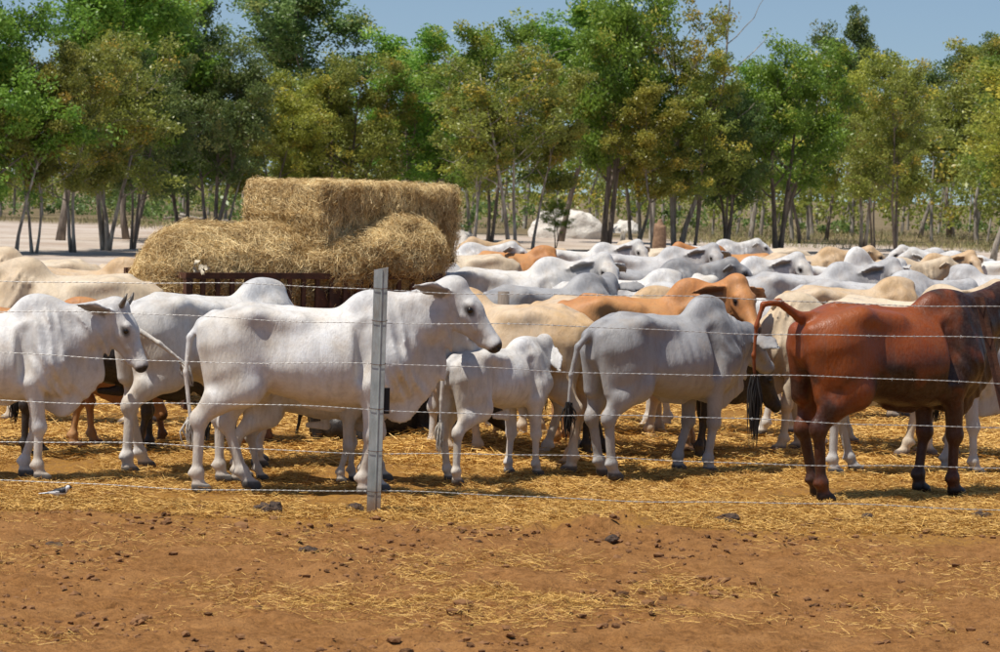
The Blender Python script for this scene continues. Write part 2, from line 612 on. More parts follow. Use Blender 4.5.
        f.D[s_] += (0.021 * (0.35 + 0.65 * dewlap) * (1.6 * np.abs(np.sin(ph * 0.5)) - 1.0 + 0.6 * np.sin(ph * 0.37 + Z * 14)) * wgt * am).astype(np.float32)
        s_ = f.sub((-0.25, -0.5, 0.72), (0.42, 0.5, 1.22))
        X, Yg, Z = f.pts(s_)
        w = np.clip((X + 0.25) / 0.15, 0, 1) * np.clip((0.42 - X) / 0.1, 0, 1) * np.clip((Z - 0.72) / 0.12, 0, 1) * np.clip((1.22 - Z) / 0.12, 0, 1)
        w = w * (0.5 + 0.5 * np.sin(X * 5.3 + Z * 6.1 + seed * 2.1))
        f.D[s_] += (0.0042 * np.sin((X + 0.16 * Z) * (2 * math.pi / 0.088)) * w).astype(np.float32)  # ribs
        # head
        L = tuple(R @ Vector((0, 1, 0)))
        f.cone(hd(0.0, 0, 0.0), hd(0.17, 0, 0.0), 0.102, 0.098, 0.04, L, 1.05)
        f.cone(hd(0.13, 0, 0.0), hd(0.42, 0, -0.022), 0.09, 0.060, 0.04, L, 1.05)
        f.ball(hd(0.465, 0, -0.03), (0.060, 0.070, 0.062), 0.03)
        f.cone(hd(0.05, 0, -0.115), hd(0.20, 0, -0.10), 0.078, 0.058, 0.03, L, 1.25)
        f.cone(hd(0.20, 0, -0.10), hd(0.38, 0, -0.078), 0.058, 0.042, 0.04, L, 1.25)
        f.ball(hd(0.41, 0, -0.075), (0.05, 0.045, 0.032), 0.025)
        f.ball(hd(-0.035, 0, 0.062), (0.05, 0.06, 0.04), 0.05)
        for s in (-1, 1):
            f.ball(hd(0.145, s * 0.082, 0.04), 0.030, 0.03)
            f.cone(hd(0.17, s * 0.068, -0.04), hd(0.30, s * 0.05, -0.045), 0.035, 0.025, 0.03)
            f.ball(hd(0.505, s * 0.034, -0.012), 0.015, 0.012, neg=True)
            # ear: hangs out and down from the side of the head
            dr = math.radians(ears + (7 if s > 0 else -4))
            d0 = R @ Vector((-ear_back, s * math.cos(dr), -math.sin(dr)))
            d0.normalize()
            if not calf and True:
                d0 = (d0 + Vector((0, 0, -0.10))).normalized()
            nrm = (R @ Vector((0.75, s * 0.35, -0.25)))
            nrm = (nrm - d0 * nrm.dot(d0)).normalized()
            e0 = hd(-0.005, s * 0.088, -0.012)
            sc = 1.0
            e1, e2, e3 = e0 + d0 * 0.07 * sc, e0 + d0 * 0.18 * sc, e0 + d0 * 0.31 * sc + Vector((0, 0, -0.015))
            f.chain([e0, e1, e2, e3], [0.030, 0.054, 0.072, 0.022], 0.015, tuple(nrm), 3.1)
            f.cone(e1 + nrm * 0.022, e2 + nrm * 0.024, 0.014, 0.026, 0.012, tuple(nrm), 1.5, neg=True)
            if s > 0:
                self.ear_l = (e0, e2, e3, nrm)
            else:
                self.ear_r = (e0, e2, e3, nrm)
        # tail
        tp = self.tail
        f.cone((-0.74, 0, 1.255), tp[0], 0.045, 0.036, 0.05)
        f.chain(tp, [0.033, 0.025, 0.018, 0.015][:len(tp)] + [0.0145] * max(0, len(tp) - 4), 0.02)
        # flat soles
        f.D = np.maximum(f.D, -f.pts((slice(None),) * 3)[2] + (0.61 if lying else 0.0)).astype(np.float32)
        self.V, self.F = f.surface()
        if lying:
            self.V[:, 2] -= 0.61
            hp.z -= 0.61
            for q in self.tail:
                q.z -= 0.61
        self.masks()

    def masks(self):
        V = self.V.astype(np.float64)
        hp = np.array(self.hp)
        Rm = np.array(self.R)
        l = (V - hp) @ Rm / self.HS            # head frame
        u, v, w = l[:, 0], l[:, 1], l[:, 2]
        near = np.sqrt((u - .22) ** 2 + v ** 2 + w ** 2) < 0.36
        nz = fnoise(V, 7.0, self.seed, 3)
        nz2 = fnoise(V, 2.6, self.seed + 5, 3)
        dark = np.zeros(len(V))
        dark = np.maximum(dark, near * smooth01((u + 0.02 * nz - 0.455) / 0.03) * (w > -0.09))        # muzzle
        for s in (-1, 1):
            r = np.sqrt(((u - 0.17) / 1.5) ** 2 + (v - s * 0.09) ** 2 + (w - 0.012) ** 2)
            dark = np.maximum(dark, 0.85 * smooth01((0.046 - r) / 0.022))
        for (e0, e2, e3, nrm) in (self.ear_l, self.ear_r):
            a, b = np.array(e0), np.array(e3)
            ab = b - a
            t = np.clip(((V - a) @ ab) / (ab @ ab), 0, 1)
            q = V - (a + t[:, None] * ab)
            dn = q @ np.array(nrm)
            rr = np.linalg.norm(q, axis=1)
            dark = np.maximum(dark, 0.6 * smooth01((0.066 - rr) / 0.02) * (t > 0.15) * (dn > 0.0))
        hoof = smooth01((0.072 - V[:, 2]) / 0.02)
        dark = np.maximum(dark, hoof * 0.9)
        # grey shoulder, hump, neck
        patch = smooth01((V[:, 0] - 0.12 + 0.25 * nz2) / 0.35) * smooth01((V[:, 2] - 0.75) / 0.3)
        if self.patch == 'front':  # red cow: shade on shoulder, neck and lower flank painted into the coat
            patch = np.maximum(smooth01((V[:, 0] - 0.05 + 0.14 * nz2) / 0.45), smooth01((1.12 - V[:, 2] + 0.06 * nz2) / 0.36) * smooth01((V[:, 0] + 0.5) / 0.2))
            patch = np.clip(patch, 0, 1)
        else:
            patch = np.maximum(patch, 0.8 * smooth01((-V[:, 0] - 0.42 + 0.3 * nz2) / 0.25) * smooth01((V[:, 2] - 0.9) / 0.3))
        knees = np.exp(-((V[:, 2] - 0.44) / 0.07) ** 2) * 0.7
        patch = np.clip(np.maximum(patch, knees) * (0.75 + 0.5 * nz), 0, 1)
        headm = smooth01((u + 0.05) / 0.1) * near
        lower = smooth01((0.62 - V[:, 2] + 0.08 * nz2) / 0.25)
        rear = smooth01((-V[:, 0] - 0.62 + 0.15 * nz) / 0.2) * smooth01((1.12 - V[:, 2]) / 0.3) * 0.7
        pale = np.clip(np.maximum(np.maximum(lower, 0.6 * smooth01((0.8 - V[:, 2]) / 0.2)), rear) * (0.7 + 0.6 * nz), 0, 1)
        self.M1 = np.stack([dark, patch, pale], 1).astype(np.float32)
        self.headm = headm

    def mesh(self, name):
        me = mesh_from(name, self.V, self.F)
        color_attr(me, 'coat', self.M1)
        return me


def coat(name, base, base2, patch, pale, dark, patch_amt=0.6, pale_amt=0.3, rough=0.55, mott=0.5, dust=0.38, sheen=0.10):
    m = Nodes(name)
    ch, _ = m.attr('coat')
    n1 = m.noise(2.6, 5, 0.65)
    c = m.mix(m.ramp(n1, [(0.38, 0.0), (0.66, 1.0)]), base, base2)
    n2 = m.noise(13.0, 4, 0.65)
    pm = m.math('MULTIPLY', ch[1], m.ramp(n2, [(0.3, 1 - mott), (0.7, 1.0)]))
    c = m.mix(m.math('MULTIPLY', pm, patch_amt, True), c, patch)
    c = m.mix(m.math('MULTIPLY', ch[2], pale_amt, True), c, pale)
    # dust and dried mud, in blotches
    n3 = m.noise(5.0, 5, 0.7)
    c = m.mix(m.math('MULTIPLY', m.ramp(n3, [(0.52, 0.0), (0.75, 1.0)]), dust), c, (0.38, 0.26, 0.16))
    sp = m.noise(46.0, 3, 0.6)
    c = m.mix(m.ramp(sp, [(0.35, 0.10), (0.62, 0.0)]), c, (0.25, 0.20, 0.16))
    c = m.mix(ch[0], c, dark)
    drip = m.noise(15.0, 4, 0.6, stretch=(1.0, 1.0, 0.30), dist=0.6)
    c = m.mix(m.ramp(drip, [(0.30, 0.42), (0.54, 0.0)]), c, m.mix(0.55, c, (0.09, 0.075, 0.065)))
    hair = m.noise(90.0, 3, 0.6, stretch=(1.0, 1.0, 0.28))
    m.p(Base_Color=c, Roughness=rough, Specular_IOR_Level=0.3, Sheen_Weight=sheen, Sheen_Roughness=0.5)
    m.bump(m.math('ADD', m.math('MULTIPLY', hair, 0.6), m.math('MULTIPLY', drip, 1.6)), 0.34, 0.014)
    return m.mat


DK = (0.028, 0.024, 0.022)
COATS = {
    'white': coat('coat_white', (0.71, 0.705, 0.70), (0.64, 0.585, 0.505), (0.35, 0.355, 0.37), (0.52, 0.43, 0.33), DK, 0.65, 0.55),
    'grey': coat('coat_grey', (0.40, 0.40, 0.41), (0.34, 0.33, 0.32), (0.11, 0.11, 0.12), (0.42, 0.38, 0.33), DK, 0.85, 0.4),
    'ash': coat('coat_ash', (0.55, 0.55, 0.555), (0.50, 0.475, 0.45), (0.25, 0.25, 0.265), (0.50, 0.46, 0.41), DK, 0.7, 0.3),
    'cream': coat('coat_cream', (0.60, 0.475, 0.32), (0.63, 0.53, 0.40), (0.52, 0.37, 0.22), (0.60, 0.53, 0.44), (0.09, 0.06, 0.05), 0.6, 0.5),
    'fawn': coat('coat_fawn', (0.54, 0.36, 0.185), (0.62, 0.49, 0.35), (0.48, 0.285, 0.12), (0.60, 0.55, 0.48), (0.07, 0.05, 0.04), 0.7, 0.75),
    'orange': coat('coat_orange', (0.48, 0.20, 0.06), (0.54, 0.27, 0.10), (0.42, 0.15, 0.04), (0.55, 0.36, 0.2), (0.06, 0.03, 0.025), 0.7, 0.3, dust=0.12, sheen=0.02),
    'red': coat('coat_red', (0.23, 0.046, 0.0070), (0.27, 0.064, 0.009), (0.028, 0.009, 0.004), (0.05, 0.014, 0.006), (0.014, 0.009, 0.008), 1.6, 1.6, 0.42, mott=0.1, dust=0.05, sheen=0.0),  # near-black patch paints flank and shoulder shade; legs and underside are dark hair
    'brown': coat('coat_brown', (0.22, 0.085, 0.035), (0.26, 0.12, 0.05), (0.14, 0.05, 0.02), (0.2, 0.09, 0.04), (0.02, 0.014, 0.012), 0.7, 0.4, 0.42, dust=0.1, sheen=0.0),
    'black': coat('coat_black', (0.018, 0.015, 0.014), (0.026, 0.02, 0.017), (0.014, 0.012, 0.012), (0.02, 0.017, 0.015), (0.01, 0.01, 0.01), 0.5, 0.4, 0.4, dust=0.04, sheen=0.0),
}
_m = Nodes('eye_dark')
_m.p(Base_Color=(0.012, 0.008, 0.006), Roughness=0.08)
EYE = _m.mat
_m = Nodes('horn_keratin')
_m.p(Base_Color=_m.ramp(_m.noise(9.0), [(0.35, (0.05, 0.04, 0.035)), (0.7, (0.22, 0.18, 0.13))]), Roughness=0.4)
HORN = _m.mat


def hair_mat(name, c):
    m = Nodes(name)
    m.p(Base_Color=m.ramp(m.noise(60.0, 3, 0.6, stretch=(1, 1, 0.15)), [(0.3, tuple(q * 0.7 for q in c)), (0.7, c)]), Roughness=0.6)
    return m.mat


HAIR = {'black': hair_mat('hair_black', (0.02, 0.017, 0.015)), 'white': hair_mat('hair_white', (0.62, 0.58, 0.52)), 'brown': hair_mat('hair_brown', (0.10, 0.045, 0.02))}


def uv_ball(r, n=10, m=8):
    V, F = [], []
    for i in range(m + 1):
        ph = math.pi * i / m
        for k in range(n):
            th = 2 * math.pi * k / n
            V.append((r * math.sin(ph) * math.cos(th), r * math.sin(ph) * math.sin(th), r * math.cos(ph)))
    for i in range(m):
        for k in range(n):
            F.append((i * n + k, (i + 1) * n + k, (i + 1) * n + (k + 1) % n, i * n + (k + 1) % n))
    return V, F


def switch_mesh(name, p, d, length, mat, seed=0, n=46, spread=0.018):
    """tuft of tail hair: bundle of tapering strands from p along d, bending down"""
    r = random.Random(seed)
    mb = MB()
    p, d = Vector(p), Vector(d).normalized()
    for i in range(n):
        o = Vector((r.gauss(0, 1), r.gauss(0, 1), r.gauss(0, 0.4))) * 0.008
        L = length * r.uniform(0.55, 1.05)
        sp = Vector((r.gauss(0, 1), r.gauss(0, 1), 0)) * spread
        pts, rad = [], []
        for q in range(5):
            t = q / 4
            pts.append(p + o + d * L * t * 0.4 + Vector((0, 0, -1)) * L * t * (0.35 + 0.3 * t) + sp * math.sin(t * 2.6) + Vector((0.012 * math.sin(t * 5 + i), 0, 0)))
            rad.append(0.0075 * (1 - t) ** 0.6 + 0.0012)
        mb.tube(pts, rad, 4, False)
    return mb


def dress(o, cow, switch='black', sw_len=0.30, horns=0.0, eyes=True):
    """eyes, tail tuft and horns as parts of one animal"""
    if eyes:
        for s in (-1, 1):
            mb = MB()
            mb.add(*uv_ball(0.0245 * cow.HS))
            mb.build('eye', EYE, o, True, cow.hd(0.172, s * 0.0905, 0.018))
    t = cow.tail
    d = (t[-1] - t[-2])
    switch_mesh('tail_switch', t[-1], d, sw_len, None, cow.seed).build('tail_switch', HAIR[switch], o, True)
    if horns > 0:
        for s in (-1, 1):
            b = cow.hd(-0.02, s * 0.06, 0.07)
            pts = [b, cow.hd(-0.03, s * (0.06 + 0.06 * horns), 0.07 + 0.05 * horns), cow.hd(-0.05, s * (0.06 + 0.09 * horns), 0.07 + 0.12 * horns), cow.hd(-0.085, s * (0.06 + 0.08 * horns), 0.07 + 0.19 * horns)]
            mb = MB()
            mb.tube(pts, [0.026, 0.023, 0.017, 0.005], 8)
            mb.build('horn', HORN, o, True)


def put_cow(me, mat, name, label, loc, yaw, scale, group=None, cat='cow'):
    o = link(name, me, None, loc)
    o.rotation_euler = (0, 0, math.radians(yaw))
    o.scale = (scale,) * 3
    if len(me.materials) == 0:
        me.materials.append(None)
    o.material_slots[0].link = 'OBJECT'
    o.material_slots[0].material = COATS[mat]
    tag(o, label, cat, group)
    return o

# ------------------------------------------------------------------ ground
def sgrid(lo, hi, dense_lo, dense_hi, step, grow):
    a = list(np.arange(dense_lo, dense_hi, step))
    q, s = dense_hi, step
    while q < hi:
        a.append(q)
        s = s * grow
        q += s
    a.append(hi)
    q, s, b = dense_lo, step, []
    while q > lo:
        s = s * grow
        q -= s
        b.append(max(q, lo))
    return np.array(sorted(set(b + a)))


def ground_z(x, y):
    p = np.stack([x, y, np.zeros_like(x)], -1)
    near = np.exp(-np.maximum(y - 16.6, 0) / 14.0)
    z = 0.022 * fnoise(p, 1.1, 3, 3) * near + 0.012 * fnoise(p, 6.0, 9, 3) * near
    rough = np.clip((17.0 - y) / 0.6, 0, 1)                      # trampled bare earth in front of the fence
    cl = fnoise(p, 11.0, 21, 3)
    z = z + rough * (0.024 * np.clip(cl, 0, 2) + 0.012 * fnoise(p, 24.0, 31, 2))
    hoof = vnoise(p, 5.2, 77)
    z = z - rough * 0.035 * np.clip(hoof - 0.35, 0, 1) / 0.65
    for (mx, my, sx, sy, h) in ((0.72, 16.55, 0.42, 0.20, 0.085), (0.45, 16.3, 0.3, 0.15, 0.04), (-2.6, 14.9, 0.5, 0.2, 0.03)):
        g = np.exp(-((x - mx) / sx) ** 2 - ((y - my) / sy) ** 2)
        z = z + h * g * (1 + 0.5 * cl)
    bed = np.clip((y - 16.7) / 0.5, 0, 1) * np.exp(-np.maximum(y - 22, 0) / 8.0)        # tousled straw bed
    z = z + bed * (0.017 * fnoise(p, 4.5, 51, 2) + 0.012 * fnoise(p, 12.0, 53, 2))
    for (mx, my, sx, sy, h) in ((-0.35, 21.3, 0.9, 0.9, 0.16), (-2.0, 21.5, 0.8, 0.8, 0.10), (0.9, 23.0, 1.0, 0.8, 0.08)):   # heaped straw behind the front row
        z = z + h * np.exp(-((x - mx) / sx) ** 2 - ((y - my) / sy) ** 2)
    return z - 0.012


gx = sgrid(-2500, 2500, -4.6, 4.6, 0.052, 1.10)
gy = sgrid(-300, 4000, 11.0, 22.0, 0.052, 1.07)
GX, GY = np.meshgrid(gx, gy, indexing='ij')
GZ = ground_z(GX, GY)
nx_, ny_ = GX.shape
gv = np.stack([GX, GY, GZ], -1).reshape(-1, 3)
ii = np.arange(nx_ * ny_).reshape(nx_, ny_)
gf = np.stack([ii[:-1, :-1], ii[1:, :-1], ii[1:, 1:], ii[:-1, 1:]], -1).reshape(-1, 4)

m = Nodes('earth')
sep = m.n('ShaderNodeSeparateXYZ')
m.nt.links.new(m.co(), sep.inputs[0])
wob = m.noise(0.55, 4, 0.6)
wob2 = m.noise(2.6, 4, 0.65)
fine = m.noise(18.0, 5, 0.7)
fine2 = m.noise(70.0, 4, 0.7)
yy = m.math('ADD', sep.outputs[1], m.math('MULTIPLY', m.math('SUBTRACT', wob, 0.5), 3.0))
yy = m.math('ADD', yy, m.math('MULTIPLY', m.math('SUBTRACT', wob2, 0.5), 1.6))
dirt = m.mix(m.ramp(fine, [(0.32, 0.0), (0.68, 1.0)]), (0.16, 0.070, 0.021), (0.33, 0.158, 0.053))
dirt = m.mix(m.ramp(wob2, [(0.45, 0.0), (0.7, 0.55)]), dirt, (0.39, 0.20, 0.075))
dirt = m.mix(m.ramp(fine2, [(0.30, 0.55), (0.5, 0.0)]), dirt, (0.05, 0.026, 0.015))
straw_l = m.mix(m.ramp(fine2, [(0.3, 0.0), (0.7, 1.0)]), (0.20, 0.090, 0.018), (0.42, 0.225, 0.055))
straw_l = m.mix(m.ramp(fine, [(0.36, 0.75), (0.56, 0.0)]), straw_l, (0.20, 0.105, 0.045))
sand = m.mix(m.ramp(m.noise(0.25, 5, 0.65), [(0.35, 0.0), (0.65, 1.0)]), (0.40, 0.31, 0.245), (0.56, 0.49, 0.425))
sand = m.mix(m.ramp(m.noise(1.3, 4, 0.7), [(0.5, 0.0), (0.72, 0.5)]), sand, (0.24, 0.17, 0.11))
grassg = m.mix(m.ramp(m.noise(0.5, 4, 0.7), [(0.35, 0.0), (0.65, 1.0)]), (0.13, 0.105, 0.055), (0.24, 0.18, 0.11))
c = m.mix(m.ramp(m.math('DIVIDE', m.math('SUBTRACT', yy, 16.0), 1.2, True), [(0.3, 0.0), (0.7, 1.0)]), dirt, straw_l)
c = m.mix(m.ramp(m.math('DIVIDE', m.math('SUBTRACT', yy, 30.0), 22.0, True), [(0.2, 0.0), (0.9, 1.0)]), c, sand)
gfar = m.math('ADD', m.math('DIVIDE', m.math('SUBTRACT', yy, 118.0), 18.0, True), 0.0)
c = m.mix(m.ramp(gfar, [(0.2, 0.0), (0.8, 1.0)]), c, grassg)
m.p(Base_Color=c, Roughness=0.95, Specular_IOR_Level=0.1)
m.bump(m.math('ADD', fine, m.math('MULTIPLY', fine2, 0.5)), 0.7, 0.03)
EARTH = m.mat
ground = link('ground', mesh_from('ground', gv, gf, True, EARTH))
tag(ground, 'brown trampled earth of the cattle yard running back to pale sand', None, None, 'structure')


# ------------------------------------------------------------------ straw
def straw_mat(name, dk, lt):
    q = Nodes(name)
    ch, colr = q.attr('tint')
    q.p(Base_Color=q.mix(ch[0], dk, lt), Roughness=0.55, Specular_IOR_Level=0.35)
    return q.mat


STRAW = straw_mat('straw', (0.25, 0.105, 0.014), (0.86, 0.55, 0.16))
HAY = straw_mat('hay', (0.38, 0.225, 0.070), (0.95, 0.75, 0.39))


def strands(c, dirs, L, w, bend=0.12, seg=2, seed=0):
    """ribbons: centres c (n,3), unit dirs, lengths, widths -> verts, faces"""
    r = np.random.default_rng(seed)
    n = len(c)
    rnd = r.normal(size=(n, 3))
    side = np.cross(dirs, rnd)
    side /= np.linalg.norm(side, axis=1)[:, None] + 1e-9
    nor = np.cross(dirs, side)
    ts = np.linspace(-0.5, 0.5, seg + 1)
    V = []
    for t in ts:
        p = c + dirs * (L * t)[:, None] + nor * (L * bend * (0.25 - t * t) * r.uniform(-1, 1.6, n))[:, None]
        ww = w * (1 - 0.35 * abs(t) * 2)
        V += [p - side * ww[:, None] / 2, p + side * ww[:, None] / 2]
    V = np.stack(V, 1)                      # n, 2(seg+1), 3
    k = 2 * (seg + 1)
    base = np.arange(n)[:, None] * k
    F = np.concatenate([base + np.array([2 * i, 2 * i + 1, 2 * i + 3, 2 * i + 2]) for i in range(seg)], 0)
    return V.reshape(-1, 3), F, k


def strand_object(name, c, dirs, L, w, mat, tint, parent=None, bend=0.12, seg=2, seed=0):
    V, F, k = strands(c, dirs, L, w, bend, seg, seed)
    me = mesh_from(name, V, F, False, mat)
    color_attr(me, 'tint', np.repeat(tint, k)[:, None] * np.ones((1, 3)))
    return link(name, me, parent)


def scatter_straw(n, y0, y1, thr, seed, z_up, Lr, wr, blob=None, power=1.0):
    r = np.random.default_rng(seed)
    m_ = int(n * 3.2)
    y = y0 + (y1 - y0) * r.random(m_) ** power
    half = (y * 0.197 + 0.5)
    x = r.uniform(-1, 1, m_) * half
    if blob:
        x, y = r.normal(blob[0], blob[2], m_), r.normal(blob[1], blob[3], m_)
    p = np.stack([x, y, np.zeros(m_)], -1)
    d = fnoise(p, 0.9, seed + 3, 4)
    keep = r.random(m_) < np.clip((d - thr) / 0.5, 0.0, 1.0)
    x, y = x[keep][:n], y[keep][:n]
    k = len(x)
    z = ground_z(x, y) + r.random(k) ** 2 * z_up + 0.004
    th = r.uniform(0, 2 * np.pi, k)
    el = r.normal(0, 0.20, k)
    dirs = np.stack([np.cos(th) * np.cos(el), np.sin(th) * np.cos(el), np.sin(el)], -1)
    L = r.uniform(*Lr, k) * (0.6 + 0.8 * r.random(k))
    z = np.maximum(z, ground_z(x, y) + np.abs(np.sin(el)) * L * 0.5)
    w = r.uniform(*wr, k)
    return np.stack([x, y, z], -1), dirs, L, w, np.clip(r.beta(1.6, 1.4, k), 0, 1)


_sets = [scatter_straw(140000, 16.8, 20.5, -0.85, 11, 0.03, (0.03, 0.11), (0.003, 0.0055), power=1.0),
         scatter_straw(82000, 20.0, 30.0, -0.85, 12, 0.05, (0.05, 0.16), (0.005, 0.009), power=1.2),
         scatter_straw(13000, 11.5, 17.0, 0.22, 13, 0.015, (0.02, 0.08), (0.002, 0.004)),
         scatter_straw(10000, 12.4, 15.2, -0.1, 14, 0.02, (0.03, 0.10), (0.0025, 0.004), blob=(0.15, 14.0, 0.75, 0.55)),
         scatter_straw(14000, 30.0, 48.0, -0.5, 15, 0.05, (0.2, 0.4), (0.015, 0.03))]
_sets[1] = _sets[1][:4] + (np.clip(_sets[1][4] + 0.15, 0, 1),)
_c, _d, _l, _w, _t = (np.concatenate([s[i] for s in _sets]) for i in range(5))
so = strand_object('straw_litter', _c, _d, _l, _w, STRAW, _t, None, 0.15, 1, 5)
tag(so, 'loose golden straw strewn over the yard under the cattle', 'straw', None, 'stuff')

# clods of earth: a mass of small broken lumps
_r = np.random.default_rng(41)
n = 9500
cx_, cy_ = _r.uniform(-4.2, 4.2, n), 11.4 + 6.0 * _r.random(n)
_k = _r.random(n) < np.clip(0.35 + fnoise(np.stack([cx_, cy_, cx_ * 0], -1), 1.6, 60, 3), 0.05, 1)
cx_, cy_ = cx_[_k], cy_[_k]
n = len(cx_)
ico = np.array([(0, 0, 1), (.89, 0, .45), (.28, .85, .45), (-.72, .53, .45), (-.72, -.53, .45), (.28, -.85, .45), (.72, .53, -.45), (-.28, .85, -.45), (-.89, 0, -.45), (-.28, -.85, -.45), (.72, -.53, -.45), (0, 0, -1)])
icf = np.array([(0, 1, 2), (0, 2, 3), (0, 3, 4), (0, 4, 5), (0, 5, 1), (1, 6, 2), (2, 7, 3), (3, 8, 4), (4, 9, 5), (5, 10, 1), (2, 6, 7), (3, 7, 8), (4, 8, 9), (5, 9, 10), (1, 10, 6), (11, 7, 6), (11, 8, 7), (11, 9, 8), (11, 10, 9), (11, 6, 10)])
sz = 0.006 + 0.016 * _r.random(n) ** 3 + 0.02 * (_r.random(n) < 0.02)
cv = ico[None] * (sz[:, None, None] * _r.uniform(0.6, 1.35, (n, 12, 1))) * np.array([1.25, 1.1, 0.7])
cv += np.stack([cx_, cy_, ground_z(cx_, cy_) + sz * 0.25], -1)[:, None]
cf = (icf[None] + np.arange(n)[:, None, None] * 12).reshape(-1, 3)
m = Nodes('clod_earth')
m.p(Base_Color=m.ramp(m.noise(9.0, 4, 0.7), [(0.3, (0.035, 0.019, 0.011)), (0.5, (0.22, 0.11, 0.05)), (0.75, (0.30, 0.16, 0.075))]), Roughness=0.95, Specular_IOR_Level=0.1)
CLOD = m.mat
co_ = link('earth_clods', mesh_from('earth_clods', cv.reshape(-1, 3), cf, False, CLOD))
tag(co_, 'crumbled lumps of brown earth in front of the fence', 'earth clods', None, 'stuff')

m = Nodes('dung')
m.p(Base_Color=m.ramp(m.noise(30.0, 4, 0.7), [(0.3, (0.022, 0.014, 0.010)), (0.7, (0.11, 0.062, 0.036))]), Roughness=0.8)
m.bump(m.noise(45.0, 4, 0.7), 0.8, 0.02)
DUNG = m.mat


def lump(name, px, py, w, h, label, mat, cat, seed, group=None):
    """a heap of a few rounded pieces grown into one uneven surface"""
    r = random.Random(seed)
    f = Field((-w, -w, -0.03), (w, w, h * 1.8), w / 18)
    for i in range(9):
        a, q = r.uniform(0, 6.28), r.random() ** 0.6 * w * 0.36
        rr = h * r.uniform(0.35, 0.7)
        f.ball((q * math.cos(a), q * math.sin(a) * 0.8, rr * 0.45), (rr * r.uniform(1, 1.6), rr * r.uniform(1, 1.5), rr), 0.012)
    V, F = f.surface()
    V = V + 0.22 * h * np.stack([fnoise(V, 35, seed + i, 3) for i in range(3)], -1)
    p = at_z(px, py)
    z = float(ground_z(np.array([p.x]), np.array([p.y]))[0])
    o = link(name, mesh_from(name, V, F, True, mat), None, (p.x, p.y, z))
    return tag(o, label, cat, group)


for i, (px, py, w, h, lb) in enumerate(((267, 512, 0.13, 0.065, 'dark crumbly dung pat near the hind hooves of the white cow at the post'),
                                        (355, 512, 0.09, 0.055, 'small dark dung pat just left of the galvanised fence post'),
                                        (308, 549, 0.10, 0.05, 'flat dark dung pat on bare earth below and left of the fence post'),
                                        (980, 519, 0.11, 0.055, 'dark dung pat at the far right edge in front of the red cow'),
                                        (728, 520, 0.14, 0.075, 'large dark dung pat between the grey cow and the red cow'),
                                        (612, 541, 0.07, 0.04, 'small dung pat on the earth in front of the grey cow'),
                                        (55, 546, 0.16, 0.04, 'low spread dung pat below the black and white bird'),
                                        (868, 519, 0.16, 0.04, 'low spread dung pat under the belly line of the red cow'))):
    lump('dung_pat', px, py, w, h, lb, DUNG, 'dung', 90 + i, 'dung pats on the earth before the fence')

# ------------------------------------------------------------------ trees
def leaf_mat(name, dk, lt, odd):
    q = Nodes(name)
    ch, colr = q.attr('tint')
    oi = q.n('ShaderNodeObjectInfo')
    base = q.mix(ch[0], dk, lt)
    base = q.mix(ch[1], base, odd)
    hs = q.n('ShaderNodeHueSaturation')
    q.nt.links.new(base, hs.inputs['Color'])
    v = q.math('ADD', q.math('MULTIPLY', oi.outputs['Random'], 0.55), 1.42)
    q.nt.links.new(v, hs.inputs['Value'])
    q.nt.links.new(q.math('ADD', q.math('MULTIPLY', oi.outputs['Random'], 0.03), 0.487), hs.inputs['Hue'])
    q.p(Base_Color=hs.outputs[0], Roughness=0.42, Specular_IOR_Level=0.5)
    tr = q.n('ShaderNodeBsdfTranslucent')
    q.nt.links.new(hs.outputs[0], tr.inputs[0])
    mx = q.n('ShaderNodeMixShader')
    mx.inputs[0].default_value = 0.42
    q.nt.links.new(q.bsdf.outputs[0], mx.inputs[1])
    q.nt.links.new(tr.outputs[0], mx.inputs[2])
    q.nt.links.new(mx.outputs[0], q.out.inputs[0])
    return q.mat


LEAF = {'green': leaf_mat('leaf_green', (0.055, 0.115, 0.014), (0.185, 0.265, 0.036), (0.30, 0.27, 0.04)),
        'olive': leaf_mat('leaf_olive', (0.080, 0.105, 0.018), (0.235, 0.240, 0.045), (0.35, 0.24, 0.038)),
        'dark': leaf_mat('leaf_dark', (0.042, 0.075, 0.020), (0.125, 0.170, 0.045), (0.20, 0.19, 0.05)),
        'yellow': leaf_mat('leaf_yellow', (0.115, 0.135, 0.020), (0.29, 0.28, 0.045), (0.42, 0.32, 0.05))}
m = Nodes('bark_pale')
m.p(Base_Color=m.mix(m.ramp(m.noise(2.5, 4, 0.6, stretch=(3, 3, 0.6)), [(0.35, 0.0), (0.65, 1.0)]), (0.17, 0.135, 0.105), (0.44, 0.40, 0.34)), Roughness=0.9)
m.bump(m.noise(18, 4, 0.7, stretch=(1, 1, 0.2)), 0.6, 0.02)
BARK_P = m.mat
m = Nodes('bark_dark')
m.p(Base_Color=m.mix(m.ramp(m.noise(2.5, 4, 0.6, stretch=(3, 3, 0.6)), [(0.35, 0.0), (0.65, 1.0)]), (0.10, 0.078, 0.06), (0.27, 0.215, 0.17)), Roughness=0.9)
m.bump(m.noise(18, 4, 0.7, stretch=(1, 1, 0.2)), 0.6, 0.02)
BARK_D = m.mat


def wander(r, p, d, L, n, wob, lift=0.0):
    pts = [p.copy()]
    d = d.normalized()
    for i in range(n):
        d = (d + Vector((r.gauss(0, wob), r.gauss(0, wob), r.gauss(0, wob * 0.6) + lift))).normalized()
        p = p + d * (L / n)
        pts.append(p.copy())
    return pts, d


